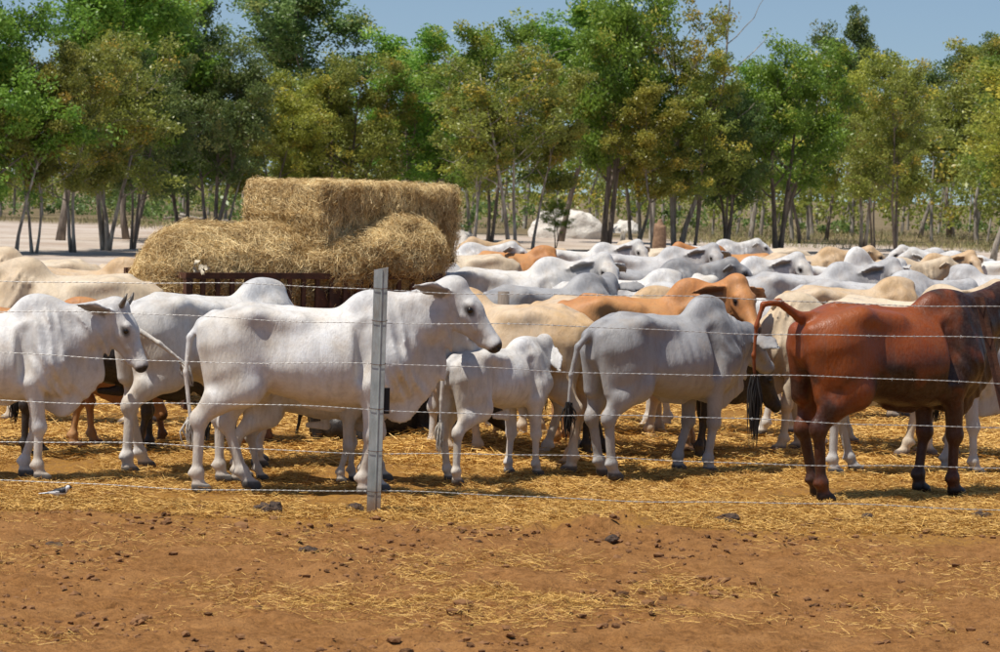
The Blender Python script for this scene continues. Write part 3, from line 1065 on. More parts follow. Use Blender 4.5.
def leaf_quads(r, cen, rad, count, size, odd_share, squash=0.75):
    """leaves in clumps: cen (n,3), rad (n,), count per clump"""
    n = len(cen)
    idx = np.repeat(np.arange(n), count)
    k = len(idx)
    q = r.normal(size=(k, 3))
    q /= np.linalg.norm(q, axis=1)[:, None]
    q *= (r.random(k) ** 0.45)[:, None]
    q[:, 2] *= squash
    p = cen[idx] + q * rad[idx][:, None]
    a = r.normal(size=(k, 3)) * np.array([1, 1, 0.7]) + np.array([0, 0, -0.55])
    a /= np.linalg.norm(a, axis=1)[:, None]
    b = np.cross(a, r.normal(size=(k, 3)))
    b /= np.linalg.norm(b, axis=1)[:, None]
    s = size * r.uniform(0.6, 1.35, k)
    L, W = (s * 0.5)[:, None], (s * 0.24)[:, None]
    V = np.stack([p - a * L, p + b * W, p + a * L, p - b * W], 1).reshape(-1, 3)
    F = np.arange(4 * k).reshape(k, 4)
    cl = r.random(n)[idx]
    t = np.clip(0.55 * cl + 0.45 * r.random(k), 0, 1)
    od = (r.random(n)[idx] < odd_share) * r.uniform(0.2, 0.9, k)
    tint = np.stack([t, od, t * 0], -1)
    return V, F, np.repeat(tint, 4, 0)


def tree_proto(seed, H=8.0, stems=2, cb=0.35, spread=0.30, clumps=150, per=80, leaf=0.17, odd=0.12, lean=0.08, r0=0.10, bare=0.0, crad=0.42):
    r = random.Random(seed)
    nr = np.random.default_rng(seed)
    mb = MB()
    tips = []
    for s in range(stems):
        a = 2 * math.pi * (s + r.random()) / stems
        d = Vector((math.cos(a) * lean * (1 + stems * 0.35), math.sin(a) * lean * (1 + stems * 0.35), 1))
        hh = H * r.uniform(0.78, 0.98) if s else H * 0.95
        base = Vector((math.cos(a), math.sin(a), 0)) * (0.10 if stems > 1 else 0)
        base.z = -0.12
        pts, _ = wander(r, base, d, hh, 9, 0.075, 0.05)
        rs = r0 * r.uniform(0.75, 1.1)
        rad = [rs * (1.35 if i == 0 else 1) * (1 - 0.88 * i / 9) + 0.008 for i in range(10)]
        mb.tube(pts, rad, 7)
        nl = int(11 if stems < 3 else 8)
        for k in range(nl):
            t = cb + (0.97 - cb) * (k + r.random()) / nl
            i = min(int(t * 9), 8)
            p = pts[i].lerp(pts[i + 1], t * 9 - i)
            az = k * 2.4 + r.uniform(-0.5, 0.5) + a
            up = 0.35 + 0.75 * t
            L = spread * H * (1.1 - 0.62 * abs((t - cb) / (1 - cb) - 0.30)) * r.uniform(0.65, 1.2)
            lp, ld = wander(r, p, Vector((math.cos(az), math.sin(az), up)), L, 5, 0.17, 0.03)
            lr = max(rs * (1 - 0.85 * t) * 0.55, 0.014)
            mb.tube(lp, [lr * (1 - 0.75 * q / 5) + 0.004 for q in range(6)], 5, False)
            if r.random() < bare:
                continue
            tips += lp[2:]
            for q in range(7):
                j = r.randint(2, 5)
                sp, sd = wander(r, lp[j], ld + Vector((r.gauss(0, 0.8), r.gauss(0, 0.8), r.gauss(0.1, 0.5))), L * r.uniform(0.3, 0.55), 3, 0.2)
                mb.tube(sp, [0.013, 0.010, 0.007, 0.004], 3, False)
                tips += sp[1:]
        if bare < 0.5:
            tips += pts[-2:]
    r.shuffle(tips)
    tips = tips[:clumps]
    cen = np.array([tuple(p) for p in tips])
    cen = cen + nr.normal(0, 0.12, cen.shape)
    V, F, tint = leaf_quads(nr, cen, crad * nr.uniform(0.6, 1.4, len(cen)), per, leaf, odd)
    lm = mesh_from('crown', V, F, False)
    color_attr(lm, 'tint', tint)
    tm = bpy.data.meshes.new('trunk')
    tm.from_pydata(mb.v, [], mb.f)
    tm.polygons.foreach_set('use_smooth', [True] * len(tm.polygons))
    lm.materials.append(None)
    tm.materials.append(None)
    return tm, lm, H


PROTO = {
    'slim': tree_proto(1, 8, 1, 0.36, 0.25, 260, 82, 0.135, 0.10, 0.05, 0.085, crad=0.40),
    'twin': tree_proto(2, 8, 2, 0.28, 0.28, 360, 78, 0.135, 0.12, 0.09, 0.085, crad=0.40),
    'multi': tree_proto(3, 7.5, 4, 0.30, 0.27, 420, 74, 0.13, 0.14, 0.10, 0.075, crad=0.38),
    'broad': tree_proto(4, 8, 3, 0.28, 0.33, 480, 84, 0.145, 0.10, 0.10, 0.12, crad=0.45),
    'tall': tree_proto(5, 10, 1, 0.42, 0.25, 300, 92, 0.15, 0.07, 0.04, 0.13, crad=0.46),
    'bare': tree_proto(6, 10, 3, 0.45, 0.22, 90, 45, 0.14, 0.25, 0.07, 0.10, bare=0.5, crad=0.34),
    'wispy': tree_proto(8, 8, 2, 0.34, 0.25, 240, 58, 0.13, 0.2, 0.08, 0.07, crad=0.36),
    'dense': tree_proto(9, 9, 2, 0.22, 0.30, 520, 84, 0.15, 0.06, 0.07, 0.12, crad=0.47),
}


def tree(name, px, base_y, top_y, kind, leaf, bark, label, rot=0.0, wide=1.0, tilt=0.0):
    tm, lm, H = PROTO[kind]
    p = at_z(px, base_y)
    top = at_y(px, top_y, p.y).z
    s = top / H
    e = link(name, None, None, (p.x, p.y, 0))
    e.rotation_euler = (0, math.radians(tilt), rot)
    e.scale = (s * wide, s * wide, s)
    for nm, me, mt in (('trunk', tm, BARK_P if bark == 'p' else BARK_D), ('crown', lm, LEAF[leaf])):
        o = link(nm, me, e)
        o.material_slots[0].link = 'OBJECT'
        o.material_slots[0].material = mt
    return tag(e, label, 'tree', 'trees along the back of the yard')


TREES = [
    (-22, 252, -30, 'dense', 'green', 'd', 'bushy green tree cut off by the left edge of the picture', 0.3, 1.0),
    (16, 253, 55, 'slim', 'olive', 'p', 'thin pale stemmed tree, leftmost whole trunk in the picture', 1.0, 0.9),
    (34, 253, 75, 'wispy', 'olive', 'p', 'thin forked tree with pale stems, second trunk from the left edge', 2.0, 1.0),
    (74, 252, 62, 'twin', 'olive', 'p', 'forked tree with one dark and one pale stem and bronze tinted leaves', 0.6, 1.15),
    (106, 250, 40, 'multi', 'olive', 'p', 'several stemmed tree with bleached leaning limbs left of the hay', 2.2, 1.1),
    (132, 249, 70, 'twin', 'dark', 'd', 'dark trunked tree just left of the loose hay heap', 4.0, 1.0),
    (60, 240, -45, 'tall', 'green', 'd', 'very tall green tree rising past the top edge near the left corner', 3.0, 1.25),
    (130, 239, -40, 'dense', 'green', 'd', 'tall leafy tree reaching the top edge over the hay heap', 1.7, 1.05),
    (182, 238, 12, 'dense', 'dark', 'd', 'tall dark green tree beside the open patch of sky', 5.0, 0.9),
    (212, 242, 62, 'broad', 'dark', 'd', 'shaded dark tree standing behind the loose hay heap', 2.5, 0.9),
    (226, 240, 100, 'slim', 'olive', 'p', 'slender pale trunked tree at the left end of the bale', 0.9, 0.9),
    (268, 240, 88, 'twin', 'yellow', 'd', 'yellowish leafy tree behind the left end of the bale', 3.9, 1.1),
    (312, 234, -22, 'tall', 'dark', 'd', 'tall dark green tree above the bale with sky on both sides', 1.2, 1.25),
    (300, 238, 82, 'multi', 'olive', 'd', 'olive tree directly behind the middle of the bale', 5.2, 1.2),
    (345, 240, 75, 'broad', 'olive', 'd', 'rounded olive tree behind the right half of the bale', 0.2, 1.0),
    (398, 240, 48, 'twin', 'green', 'd', 'green topped tree behind the right end of the bale', 2.8, 1.25),
    (440, 240, 55, 'multi', 'olive', 'p', 'olive tree with thin stems just right of the bale', 4.4, 1.1),
    (472, 251, 92, 'wispy', 'olive', 'p', 'pale thin trunked tree first to the right of the hay', 0.4, 1.1),
    (487, 249, 45, 'twin', 'green', 'd', 'dark double trunked tree above the white cow head', 1.9, 1.1),
    (513, 252, 60, 'wispy', 'olive', 'p', 'forked pale grey tree left of the white sand mound', 3.0, 1.3),
    (532, 251, 80, 'slim', 'olive', 'p', 'straight pale trunk touching the left end of the white mound', 0.0, 0.9),
    (560, 241, 12, 'tall', 'green', 'd', 'tall bright green tree rising behind the white sand mound', 2.0, 1.25),
    (604, 250, 4, 'broad', 'green', 'd', 'big green tree with thick dark trunk right of the white mound', 1.1, 0.85),
    (634, 249, 62, 'multi', 'yellow', 'p', 'spreading thin stemmed tree between the mound and the termite hill', 3.3, 1.0),
    (652, 252, 95, 'slim', 'yellow', 'p', 'slim pale tree directly behind the termite mound', 5.0, 1.1),
    (676, 251, -28, 'bare', 'olive', 'p', 'half bare tree with long naked limbs against the sky', 0.8, 1.0),
    (692, 252, 70, 'twin', 'olive', 'd', 'olive tree just right of the termite mound', 2.6, 1.0),
    (726, 252, 85, 'multi', 'dark', 'd', 'dark stemmed tree above the orange cow head', 4.7, 1.0),
    (778, 252, 62, 'broad', 'green', 'd', 'bushy bright green tree with a cluster of reddish stems', 0.5, 1.0),
    (826, 240, 22, 'tall', 'dark', 'd', 'lone tall tree standing above the others against the sky', 2.2, 0.75),
    (800, 243, 75, 'slim', 'green', 'd', 'slim tree half hidden behind the bushy bright green one', 3.7, 1.1),
    (862, 249, 72, 'twin', 'yellow', 'p', 'yellow green tree behind the white pointed hump', 1.3, 1.2),
    (874, 251, 118, 'wispy', 'olive', 'd', 'thin dark stemmed tree right of the white pointed hump', 3.1, 1.0),
    (898, 257, 80, 'twin', 'olive', 'd', 'grey double trunked tree behind the fawn cow head', 5.4, 1.0),
    (920, 238, 75, 'slim', 'olive', 'p', 'pale ribbed trunk standing in the grass at the right', 0.7, 1.3),
    (950, 237, 42, 'tall', 'dark', 'd', 'tall dark topped tree near the right edge', 4.1, 1.1),
    (972, 240, 58, 'twin', 'olive', 'p', 'olive tree with pale twin stems near the right edge', 2.4, 1.1),
    (992, 263, 48, 'slim', 'yellow', 'p', 'leaning grey trunk cut by the right edge of the picture', 1.0, 1.4),
    (1022, 250, 35, 'dense', 'green', 'd', 'green tree just beyond the right edge with boughs reaching in', 0.0, 0.9),
]
for (px, by, ty, kd, lf, bk, lb, rot, wd) in TREES:
    tree('gum_tree', px, by, ty, kd, lf, bk, lb, rot, wd, 4.0 if px == 992 else 0.0)

# sapling by the white mound
tree('sapling', 555, 250, 203, 'wispy', 'green', 'd', 'small leafy sapling standing in front of the white sand mound', 1.0, 1.5)

# the wood behind: one mass
nr = np.random.default_rng(99)
fw_c, fw_r, trunks = [], [], MB()
rr = random.Random(98)
for y_, step, hlo, hhi, lowf in ((132, 3.4, 4.0, 6.8, 0.30), (150, 2.6, 5.0, 7.6, 0.22), (172, 2.5, 5.5, 8.5, 0.05), (205, 2.6, 6.5, 9.5, 0.0), (250, 2.8, 7.5, 11.0, 0.0), (320, 3.4, 9.0, 13.0, 0.0)):
    half = y_ * 0.23 + 12
    x_ = -half
    while x_ < half:
        yy_ = y_ + rr.uniform(-9, 9)
        h_ = rr.uniform(hlo, hhi)
        xx_ = x_ + rr.uniform(-1, 1)
        lr_ = rr.uniform(0.07, 0.15)
        trunks.tube([(xx_, yy_, -0.1), (xx_ + rr.uniform(-.3, .3), yy_, h_ * 0.4), (xx_ + rr.uniform(-.5, .5), yy_, h_ * 0.8)], [lr_, lr_ * 0.8, lr_ * 0.3], 5, False)
        for k in range(20):
            t = rr.random() ** 0.95
            w_ = 1.9 * (1 - abs(t - 0.45)) + 0.3
            fw_c.append((xx_ + rr.gauss(0, w_ * 0.6), yy_ + rr.gauss(0, w_ * 0.6), h_ * (lowf + (1 - lowf) * t) + 0.3))
            fw_r.append(rr.uniform(0.6, 1.15))
        x_ += step * rr.uniform(0.6, 1.4)
V, F, tint = leaf_quads(nr, np.array(fw_c), np.array(fw_r), 32, 0.32, 0.06)
V[:, 2] = np.maximum(V[:, 2], 0.02)
lm = mesh_from('far_woodland', V, F, False, LEAF['olive'])
color_attr(lm, 'tint', tint)
fw = tag(link('far_woodland', lm), 'hazy mass of olive green woodland behind the nearer trees', 'woodland', None, 'stuff')
trunks.build('trunks', BARK_P, fw, True)['kind'] = 'stuff'

# low scrub and dry grass at the foot of the trees
sc, sr = [], []
for k in range(900):
    y_ = rr.uniform(104, 190)
    x_ = rr.uniform(-1, 1) * (y_ * 0.215 + 3)
    nz_ = float(vnoise(np.array([x_ * 0.09, y_ * 0.06, 0.0]), 1.0, 5))
    px_ = 500 + x_ / y_ * F_PX
    if px_ > 740 and y_ < 125:
        continue
    if (abs(px_ - 575) < 85 and y_ < 142) or nz_ < (0.05 if px_ < 700 else 0.45):
        continue
    sc.append((x_, y_, rr.uniform(0.15, 0.9 if px_ > 700 else 1.7)))
    sr.append(rr.uniform(0.35, 0.9))
V, F, tint = leaf_quads(nr, np.array(sc), np.array(sr), 60, 0.26, 0.15)
V[:, 2] = np.maximum(V[:, 2], 0.02)
lm = mesh_from('undergrowth', V, F, False, LEAF['dark'])
color_attr(lm, 'tint', tint)
tag(link('undergrowth', lm), 'low dark scrub between the tree trunks', 'undergrowth', None, 'stuff')

n = 26000
gy_ = 116 + 70 * nr.random(n) ** 1.3
gx_ = nr.uniform(-1, 1, n) * (gy_ * 0.205 + 2)
kp = (fnoise(np.stack([gx_ * 0.12, gy_ * 0.1, gx_ * 0], -1), 1.0, 8, 3) > 0.45 - 1.1 * (gx_ > 10)) & ~((np.abs(gx_ - gy_ * 0.030) < 4.5) & (gy_ < 140))
gx_, gy_ = gx_[kp], gy_[kp]
n = len(gx_)
dirs = nr.normal(size=(n, 3)) * np.array([0.45, 0.45, 0.1]) + np.array([0, 0, 1.0])
dirs /= np.linalg.norm(dirs, axis=1)[:, None]
Lg = nr.uniform(0.12, 0.36, n)
V, F, k = strands(np.stack([gx_, gy_, Lg * 0.45], -1), dirs, Lg, nr.uniform(0.02, 0.045, n), 0.3, 1, 3)
m = Nodes('dry_grass')
ch, _ = m.attr('tint')
m.p(Base_Color=m.mix(ch[0], (0.10, 0.125, 0.035), (0.36, 0.29, 0.13)), Roughness=0.8)
me = mesh_from('grass', V, F, False, m.mat)
tt = np.clip(0.5 + 0.5 * fnoise(np.stack([gx_ * 0.2, gy_ * 0.1, gx_ * 0], -1), 1.0, 18, 2) + nr.normal(0, 0.2, n), 0, 1)
color_attr(me, 'tint', np.repeat(tt, k)[:, None] * np.ones((1, 3)))
tag(link('grass', me), 'strip of green and straw coloured grass under the trees', 'grass', None, 'stuff')

# ------------------------------------------------------------------ mounds, stump, log pile
def mound(name, px, py, w, h, dpt, mat, label, cat, seed, rough=0.12, sharp=1.0):
    p = at_z(px, py)
    n_, k_ = 40, 16
    V, F = [], []
    for i in range(k_ + 1):
        ph = (math.pi / 2) * i / k_
        for j in range(n_):
            th = 2 * math.pi * j / n_
            V.append((math.cos(th) * math.cos(ph) ** sharp * w / 2, math.sin(th) * math.cos(ph) ** sharp * dpt / 2, math.sin(ph) * h - 0.03))
    for i in range(k_):
        for j in range(n_):
            F.append((i * n_ + j, i * n_ + (j + 1) % n_, (i + 1) * n_ + (j + 1) % n_, (i + 1) * n_ + j))
    V = np.array(V)
    nn = fnoise(V, 2.2 / max(h, 0.4), seed, 4)
    V = V * (1 + rough * nn[:, None])
    o = link(name, mesh_from(name, V, F, True, mat), None, (p.x, p.y, 0))
    return tag(o, label, cat)


m = Nodes('white_sand')
m.p(Base_Color=m.ramp(m.noise(1.6, 5, 0.7), [(0.3, (0.55, 0.49, 0.43)), (0.6, (0.78, 0.73, 0.66))]), Roughness=0.95)
m.bump(m.noise(5, 5, 0.7), 0.8, 0.15)
WSAND = m.mat
m = Nodes('termite_earth')
m.p(Base_Color=m.ramp(m.noise(3.0, 5, 0.7), [(0.3, (0.15, 0.085, 0.05)), (0.7, (0.34, 0.21, 0.125))]), Roughness=0.95)
m.bump(m.noise(9, 4, 0.7), 0.9, 0.06)
TERM = m.mat
mound('sand_mound', 567, 238, 3.6, 1.35, 2.4, WSAND, 'big pale sand mound among the tree trunks', 'mound', 3, 0.10, 0.5)
mound('sand_mound', 626, 233, 2.0, 0.75, 1.6, WSAND, 'lower shaded sand heap right of the big pale mound', 'mound', 5)
mound('sand_mound', 461, 250, 1.3, 0.75, 1.2, WSAND, 'small greyish sand heap at the right end of the hay', 'mound', 9)
mound('termite_mound', 659, 257, 0.46, 1.55, 0.46, TERM, 'tall brown termite mound like a pillar between trunks', 'termite mound', 12, 0.2, 0.55)
mb = MB()
p = at_z(622, 252)
mb.tube([(0, 0, -0.1), (0.01, 0, 0.4), (0.02, 0.0, 0.78)], [0.12, 0.10, 0.095], 9)
o = mb.build('tree_stump', BARK_P, None, True, (p.x, p.y, 0))
tag(o, 'short cut stump standing alone behind the cattle left of the termite mound', 'stump')
p = at_z(208, 232)
lp = tag(link('log_pile', None, None, (p.x, p.y, 0)), 'heap of fallen grey branches behind the loose hay', 'log pile')
for k in range(16):
    a = rr.gauss(0, 0.35)
    q = Vector((rr.uniform(-1.3, 1.3), rr.uniform(-0.7, 0.7), 0.12 + 0.75 * rr.random() * (1 - abs(k - 8) / 14)))
    d_ = Vector((math.cos(a), math.sin(a), rr.gauss(0, 0.12)))
    L_ = rr.uniform(0.7, 1.4)
    pts, _ = wander(rr, q - d_ * L_ * 0.5, d_, L_, 4, 0.10)
    mb = MB()
    mb.tube(pts, [0.07, 0.065, 0.055, 0.045, 0.03], 6)
    mb.build('log', BARK_P if k % 2 else BARK_D, lp, True)

# ------------------------------------------------------------------ feeder with hay
P1 = at_z(188, 286, 1.2)
P2 = at_z(438, 286, 1.2)
ax_a = Vector((P2.x - P1.x, P2.y - P1.y, 0))
FL = ax_a.length
ax_a.normalize()
ax_b = Vector((-ax_a.y, ax_a.x, 0))
FW = 1.2
m = Nodes('rusty_steel')
m.p(Base_Color=m.mix(m.ramp(m.noise(6.0, 5, 0.7), [(0.35, 0.0), (0.65, 1.0)]), (0.045, 0.023, 0.016), (0.145, 0.060, 0.032)), Roughness=0.75, Metallic=0.25)
m.bump(m.noise(40, 4, 0.7), 0.4, 0.01)
RUST = m.mat
feeder = link('hay_feeder', None, None, (P1.x, P1.y, 0))
FYAW = math.atan2(ax_a.y, ax_a.x)
feeder.rotation_euler = (0, 0, FYAW)
tag(feeder, 'rusty steel hay feeder with slatted sides behind the white cows', 'feeder')


def fbox(name, c, s):
    mb = MB()
    mb.box(c, s)
    return mb.build(name, RUST, feeder)


for yb in (0.0, FW):
    fbox('top_rail', (FL / 2, yb, 1.30), (FL + 0.08, 0.05, 0.06))
    fbox('lower_rail', (FL / 2, yb, 0.62), (FL + 0.08, 0.05, 0.06))
    for k in range(4):
        fbox('post', (FL * k / 3, yb, 0.635), (0.07, 0.065, 1.265))
    for k in range(1, 18):
        if k % 6:
            fbox('slat', (FL * k / 18, yb, 0.96), (0.045, 0.03, 0.616))
for xb in (0.0, FL):
    fbox('end_rail', (xb, FW / 2, 1.30), (0.05, FW - 0.056, 0.056))
    fbox('end_rail', (xb, FW / 2, 0.62), (0.05, FW - 0.056, 0.056))
    for k in range(1, 6):
        fbox('slat', (xb, FW * k / 6, 0.96), (0.03, 0.045, 0.616))
fbox('side_panel', (FL * 0.60, 0.035, 0.98), (FL * 0.17, 0.012, 0.36))
fbox('floor_sheet', (FL / 2, FW / 2, 0.55), (FL - 0.06, FW - 0.06, 0.03))

m = Nodes('hay_core')
m.p(Base_Color=m.mix(m.ramp(m.noise(26.0, 5, 0.75, stretch=(1, 1, 0.5)), [(0.35, 0.0), (0.65, 1.0)]), (0.20, 0.12, 0.045), (0.62, 0.45, 0.21)), Roughness=0.9)
m.bump(m.noise(40, 5, 0.75), 1.0, 0.05)
HAYC = m.mat


def hay_body(name, f, M, n, label, cat, seed, along=None, Lr=(0.06, 0.22), out=0.6, lift=0.01, amp=0.035):
    """a body of hay grown from the field f, bristling with strands"""
    r = np.random.default_rng(seed)
    V, F = f.surface()
    V = V + amp * np.stack([fnoise(V, 5.0, seed + i * 7, 3) for i in range(3)], -1)
    me = mesh_from(name, V, F, True, HAYC)
    o = link(name, me)
    o.matrix_world = M
    tag(o, label, cat)
    nor = np.zeros((len(V), 3))
    fn = np.cross(V[F[:, 2]] - V[F[:, 0]], V[F[:, 3]] - V[F[:, 1]])
    for k in range(4):
        np.add.at(nor, F[:, k], fn)
    nor /= np.linalg.norm(nor, axis=1)[:, None] + 1e-9
    keep = np.nonzero(V[:, 2] > f.lo[2] + 0.03)[0]
    i = r.choice(keep, n)
    N = nor[i]
    t = r.normal(size=(n, 3))
    if along is not None:
        t = t * np.array(along)
    t -= N * (t * N).sum(1)[:, None]
    t /= np.linalg.norm(t, axis=1)[:, None] + 1e-9
    d = t + N * (r.random(n) ** 2 * out)[:, None] + np.array([0, 0, -0.18])
    d /= np.linalg.norm(d, axis=1)[:, None]
    L = r.uniform(*Lr, n)
    c = V[i] + r.normal(0, f.h * 0.5, (n, 3)) + N * (lift + 0.02 * r.random(n))[:, None]
    so_ = strand_object('loose_stalks', c, d, L, r.uniform(0.0026, 0.0056, n), HAY, np.clip(r.beta(1.6, 1.3, n) + 0.55 * fnoise(V[i], 4.5, seed, 3), 0, 1), o, 0.3, 1, seed)
    so_['kind'] = 'stuff'
    return o


def fbox_field(lo, hi, h, r=0.05):
    f = Field(np.array(lo) - 0.1, np.array(hi) + 0.1, h)
    X, Y_, Z = f.pts((slice(None),) * 3)
    c, e = (np.array(lo) + np.array(hi)) / 2, (np.array(hi) - np.array(lo)) / 2 - r
    qx, qy, qz = np.abs(X - c[0]) - e[0], np.abs(Y_ - c[1]) - e[1], np.abs(Z - c[2]) - e[2]
    d = np.sqrt(np.maximum(qx, 0) ** 2 + np.maximum(qy, 0) ** 2 + np.maximum(qz, 0) ** 2) + np.minimum(np.maximum(np.maximum(qx, qy), qz), 0) - r
    f.D = d.astype(np.float32)
    return f


FM = Matrix.Translation((P1.x, P1.y, 0)) @ Matrix.Rotation(FYAW, 4, 'Z')
t0 = 0.42 * FL
# lower bale, spreading under its load
f = fbox_field((t0 - 0.1, 0.08, 0.58), (FL - 0.1, FW - 0.08, 1.42), 0.04)
hay_body('hay_bale', f, FM, 7000, 'lower half crushed bale filling the right end of the feeder', 'hay bale', 21)
BC = at_y(322, 285, 25.55)                       # near corner of the big bale
BYAW = math.radians(50)
BM = Matrix.Translation((BC.x, BC.y, 0)) @ Matrix.Rotation(BYAW, 4, 'Z')
f = fbox_field((0.0, 0.0, 1.40), (2.05, 1.15, 2.21), 0.03, 0.015)
f.ball((0.95, -0.05, 1.62), (0.36, 0.30, 0.24), 0.08, neg=True)         # pulled-out hollow
f.ball((1.75, -0.06, 1.50), (0.3, 0.2, 0.2), 0.08, neg=True)
X, Y_, Z = f.pts((slice(None),) * 3)
f.D = f.D + (0.012 * np.sin((X + 0.02 * np.sin(Z * 9)) * (2 * math.pi / 0.19))).astype(np.float32)   # pressed flakes
hay_body('hay_bale', f, BM, 88000, 'big square bale of golden hay lying on top of the feeder', 'hay bale', 22, (0.4, 1.0, 1.0), (0.025, 0.10), 0.35, amp=0.02)
f = Field((-0.5, -0.3, 0.5), (2.4, 1.7, 2.1), 0.04)
f.ball((0.55, 0.75, 1.15), (0.62, 0.60, 0.62), 0.2)
f.ball((0.28, 0.5, 1.25), (0.45, 0.42, 0.45), 0.2)
f.ball((1.15, 0.62, 1.15), (0.75, 0.56, 0.62), 0.2)
f.D = np.maximum(f.D, (0.57 - f.pts((slice(None),) * 3)[2])).astype(np.float32)
hay_body('hay_heap', f, FM, 68000, 'rounded heap of loose hay at the left end of the feeder', 'hay heap', 23, None, (0.03, 0.15), 0.8)
f = Field((FL * 0.45, -0.4, 1.0), (FL + 0.6, 1.0, 2.0), 0.04)
f.ball((FL * 0.74, 0.22, 1.45), (0.55, 0.26, 0.30), 0.15)
f.ball((FL * 0.90, 0.25, 1.50), (0.52, 0.30, 0.38), 0.15)
f.ball((FL * 0.62, 0.2, 1.35), (0.40, 0.22, 0.20), 0.15)
hay_body('hay_heap', f, FM, 34000, 'slumped loose hay spilling over the rail below the bale', 'hay heap', 24, None, (0.03, 0.14), 0.8)
# torn white wrap caught on the heap
pw = at_y(201, 271, P1.y + 0.10)
mbv = MB()
for k in range(7):
    q = Vector((rr.gauss(0, 0.035), rr.gauss(0, 0.02), rr.gauss(0, 0.06)))
    gridV = [q + Vector((0.020 * u + rr.gauss(0, .010), rr.gauss(0, .02), 0.024 * v + rr.gauss(0, .010))) for u in (-1, 0, 1) for v in (-1, 0, 1)]
    mbv.add(gridV, [(0, 1, 4, 3), (1, 2, 5, 4), (3, 4, 7, 6), (4, 5, 8, 7)])
m = Nodes('white_plastic')
m.p(Base_Color=(0.62, 0.53, 0.38), Roughness=0.5)
o = mbv.build('torn_wrap', m.mat, None, True, pw)
tag(o, 'scrap of torn white wrapping snagged on the loose hay heap', 'plastic scrap')

# ------------------------------------------------------------------ fence
m = Nodes('galvanised')
gz = m.ramp(m.noise(14.0, 4, 0.7, stretch=(1, 1, 0.35)), [(0.3, (0.27, 0.305, 0.295)), (0.7, (0.50, 0.54, 0.525))])
gz = m.mix(m.ramp(m.noise(7.0, 5, 0.75, stretch=(1.6, 1.6, 0.25)), [(0.52, 0.0), (0.72, 0.75)]), gz, (0.24, 0.17, 0.10))
sz_ = m.n('ShaderNodeSeparateXYZ')
m.nt.links.new(m.co(), sz_.inputs[0])
gz = m.mix(m.ramp(m.math('ADD', sz_.outputs[2], m.math('MULTIPLY', m.noise(20.0), 0.16)), [(0.10, 0.85), (0.28, 0.0)]), gz, (0.26, 0.15, 0.075))   # splashed mud
m.p(Base_Color=gz, Roughness=0.5, Metallic=0.3)
m.bump(m.noise(60, 4, 0.7), 0.25, 0.004)
GALV = m.mat
m = Nodes('wire_steel')
m.p(Base_Color=(0.50, 0.49, 0.47), Roughness=0.45, Metallic=0.5)
WIRE = m.mat
pf = at_z(373.5, 513)
FY = pf.y
fence = link('wire_fence', None, None, (pf.x, FY, 0))
tag(fence, 'six strand barbed wire fence with galvanised post in front of the cattle', 'fence')


def c_post(x, y, h, lean, name='post'):
    """galvanised channel post: web towards the camera, flanges behind, one corner cut"""
    mb = MB()
    w_, d_, t_ = 0.092, 0.055, 0.006
    prof = [(-w_ / 2, -d_ / 2), (w_ / 2, -d_ / 2), (w_ / 2, d_ / 2), (w_ / 2 - t_, d_ / 2), (w_ / 2 - t_, -d_ / 2 + t_), (-w_ / 2 + t_, -d_ / 2 + t_), (-w_ / 2 + t_, d_ / 2), (-w_ / 2, d_ / 2)]
    V = []
    for z_ in (-0.25, h):
        for i, (a, b) in enumerate(prof):
            V.append(Vector((a + lean * z_, b, z_ - (0.018 if z_ > 0 and a < -0.03 else 0))))
    F = [(i, (i + 1) % 8, 8 + (i + 1) % 8, 8 + i) for i in range(8)]
    F += [(8, 9, 12, 13), (9, 10, 11, 12), (8, 13, 14, 15)]
    mb.add(V, F)
    # folded lip down the middle of the web
    mb.add([Vector((0.010 + lean * z_ + a, -d_ / 2 - b, z_)) for z_ in (-0.25, h - 0.02) for (a, b) in ((-0.006, -0.001), (-0.003, 0.006), (0.003, 0.006), (0.006, -0.001))],
           [(0, 1, 5, 4), (1, 2, 6, 5), (2, 3, 7, 6)])
    return mb.build(name, GALV, fence, False, (x - pf.x, y - FY, 0))


post = c_post(pf.x, FY, 1.665, 0.006)
for hz in (1.525, 1.305, 1.012, 0.712, 0.425, 0.150):
    mb = MB()
    ring = [Vector((0.006 * hz + 0.051 * math.cos(q * math.pi / 8) * 1.0, -0.004 + 0.036 * math.sin(q * math.pi / 8), hz + 0.004 * math.sin(q * 0.9))) for q in range(17)]
    ring = [Vector((max(-0.0495, min(0.0495, (p_.x - 0.006 * hz) * 1.35)) + 0.006 * hz, max(-0.0345, min(0.034, p_.y * 1.35)), p_.z)) for p_ in ring]
    mb.tube(ring, 0.0022, 4, False)
    mb.build('wire_tie', RUST, post, True)
c_post(-7.4, FY, 1.66, 0.0)
mb = MB()
mb.box((0.055, 0.045, 0.76), (0.065, 0.03, 0.175))
m = Nodes('black_plate')
m.p(Base_Color=(0.012, 0.012, 0.012), Roughness=0.6)
o = mb.build('bracket', m.mat, post)
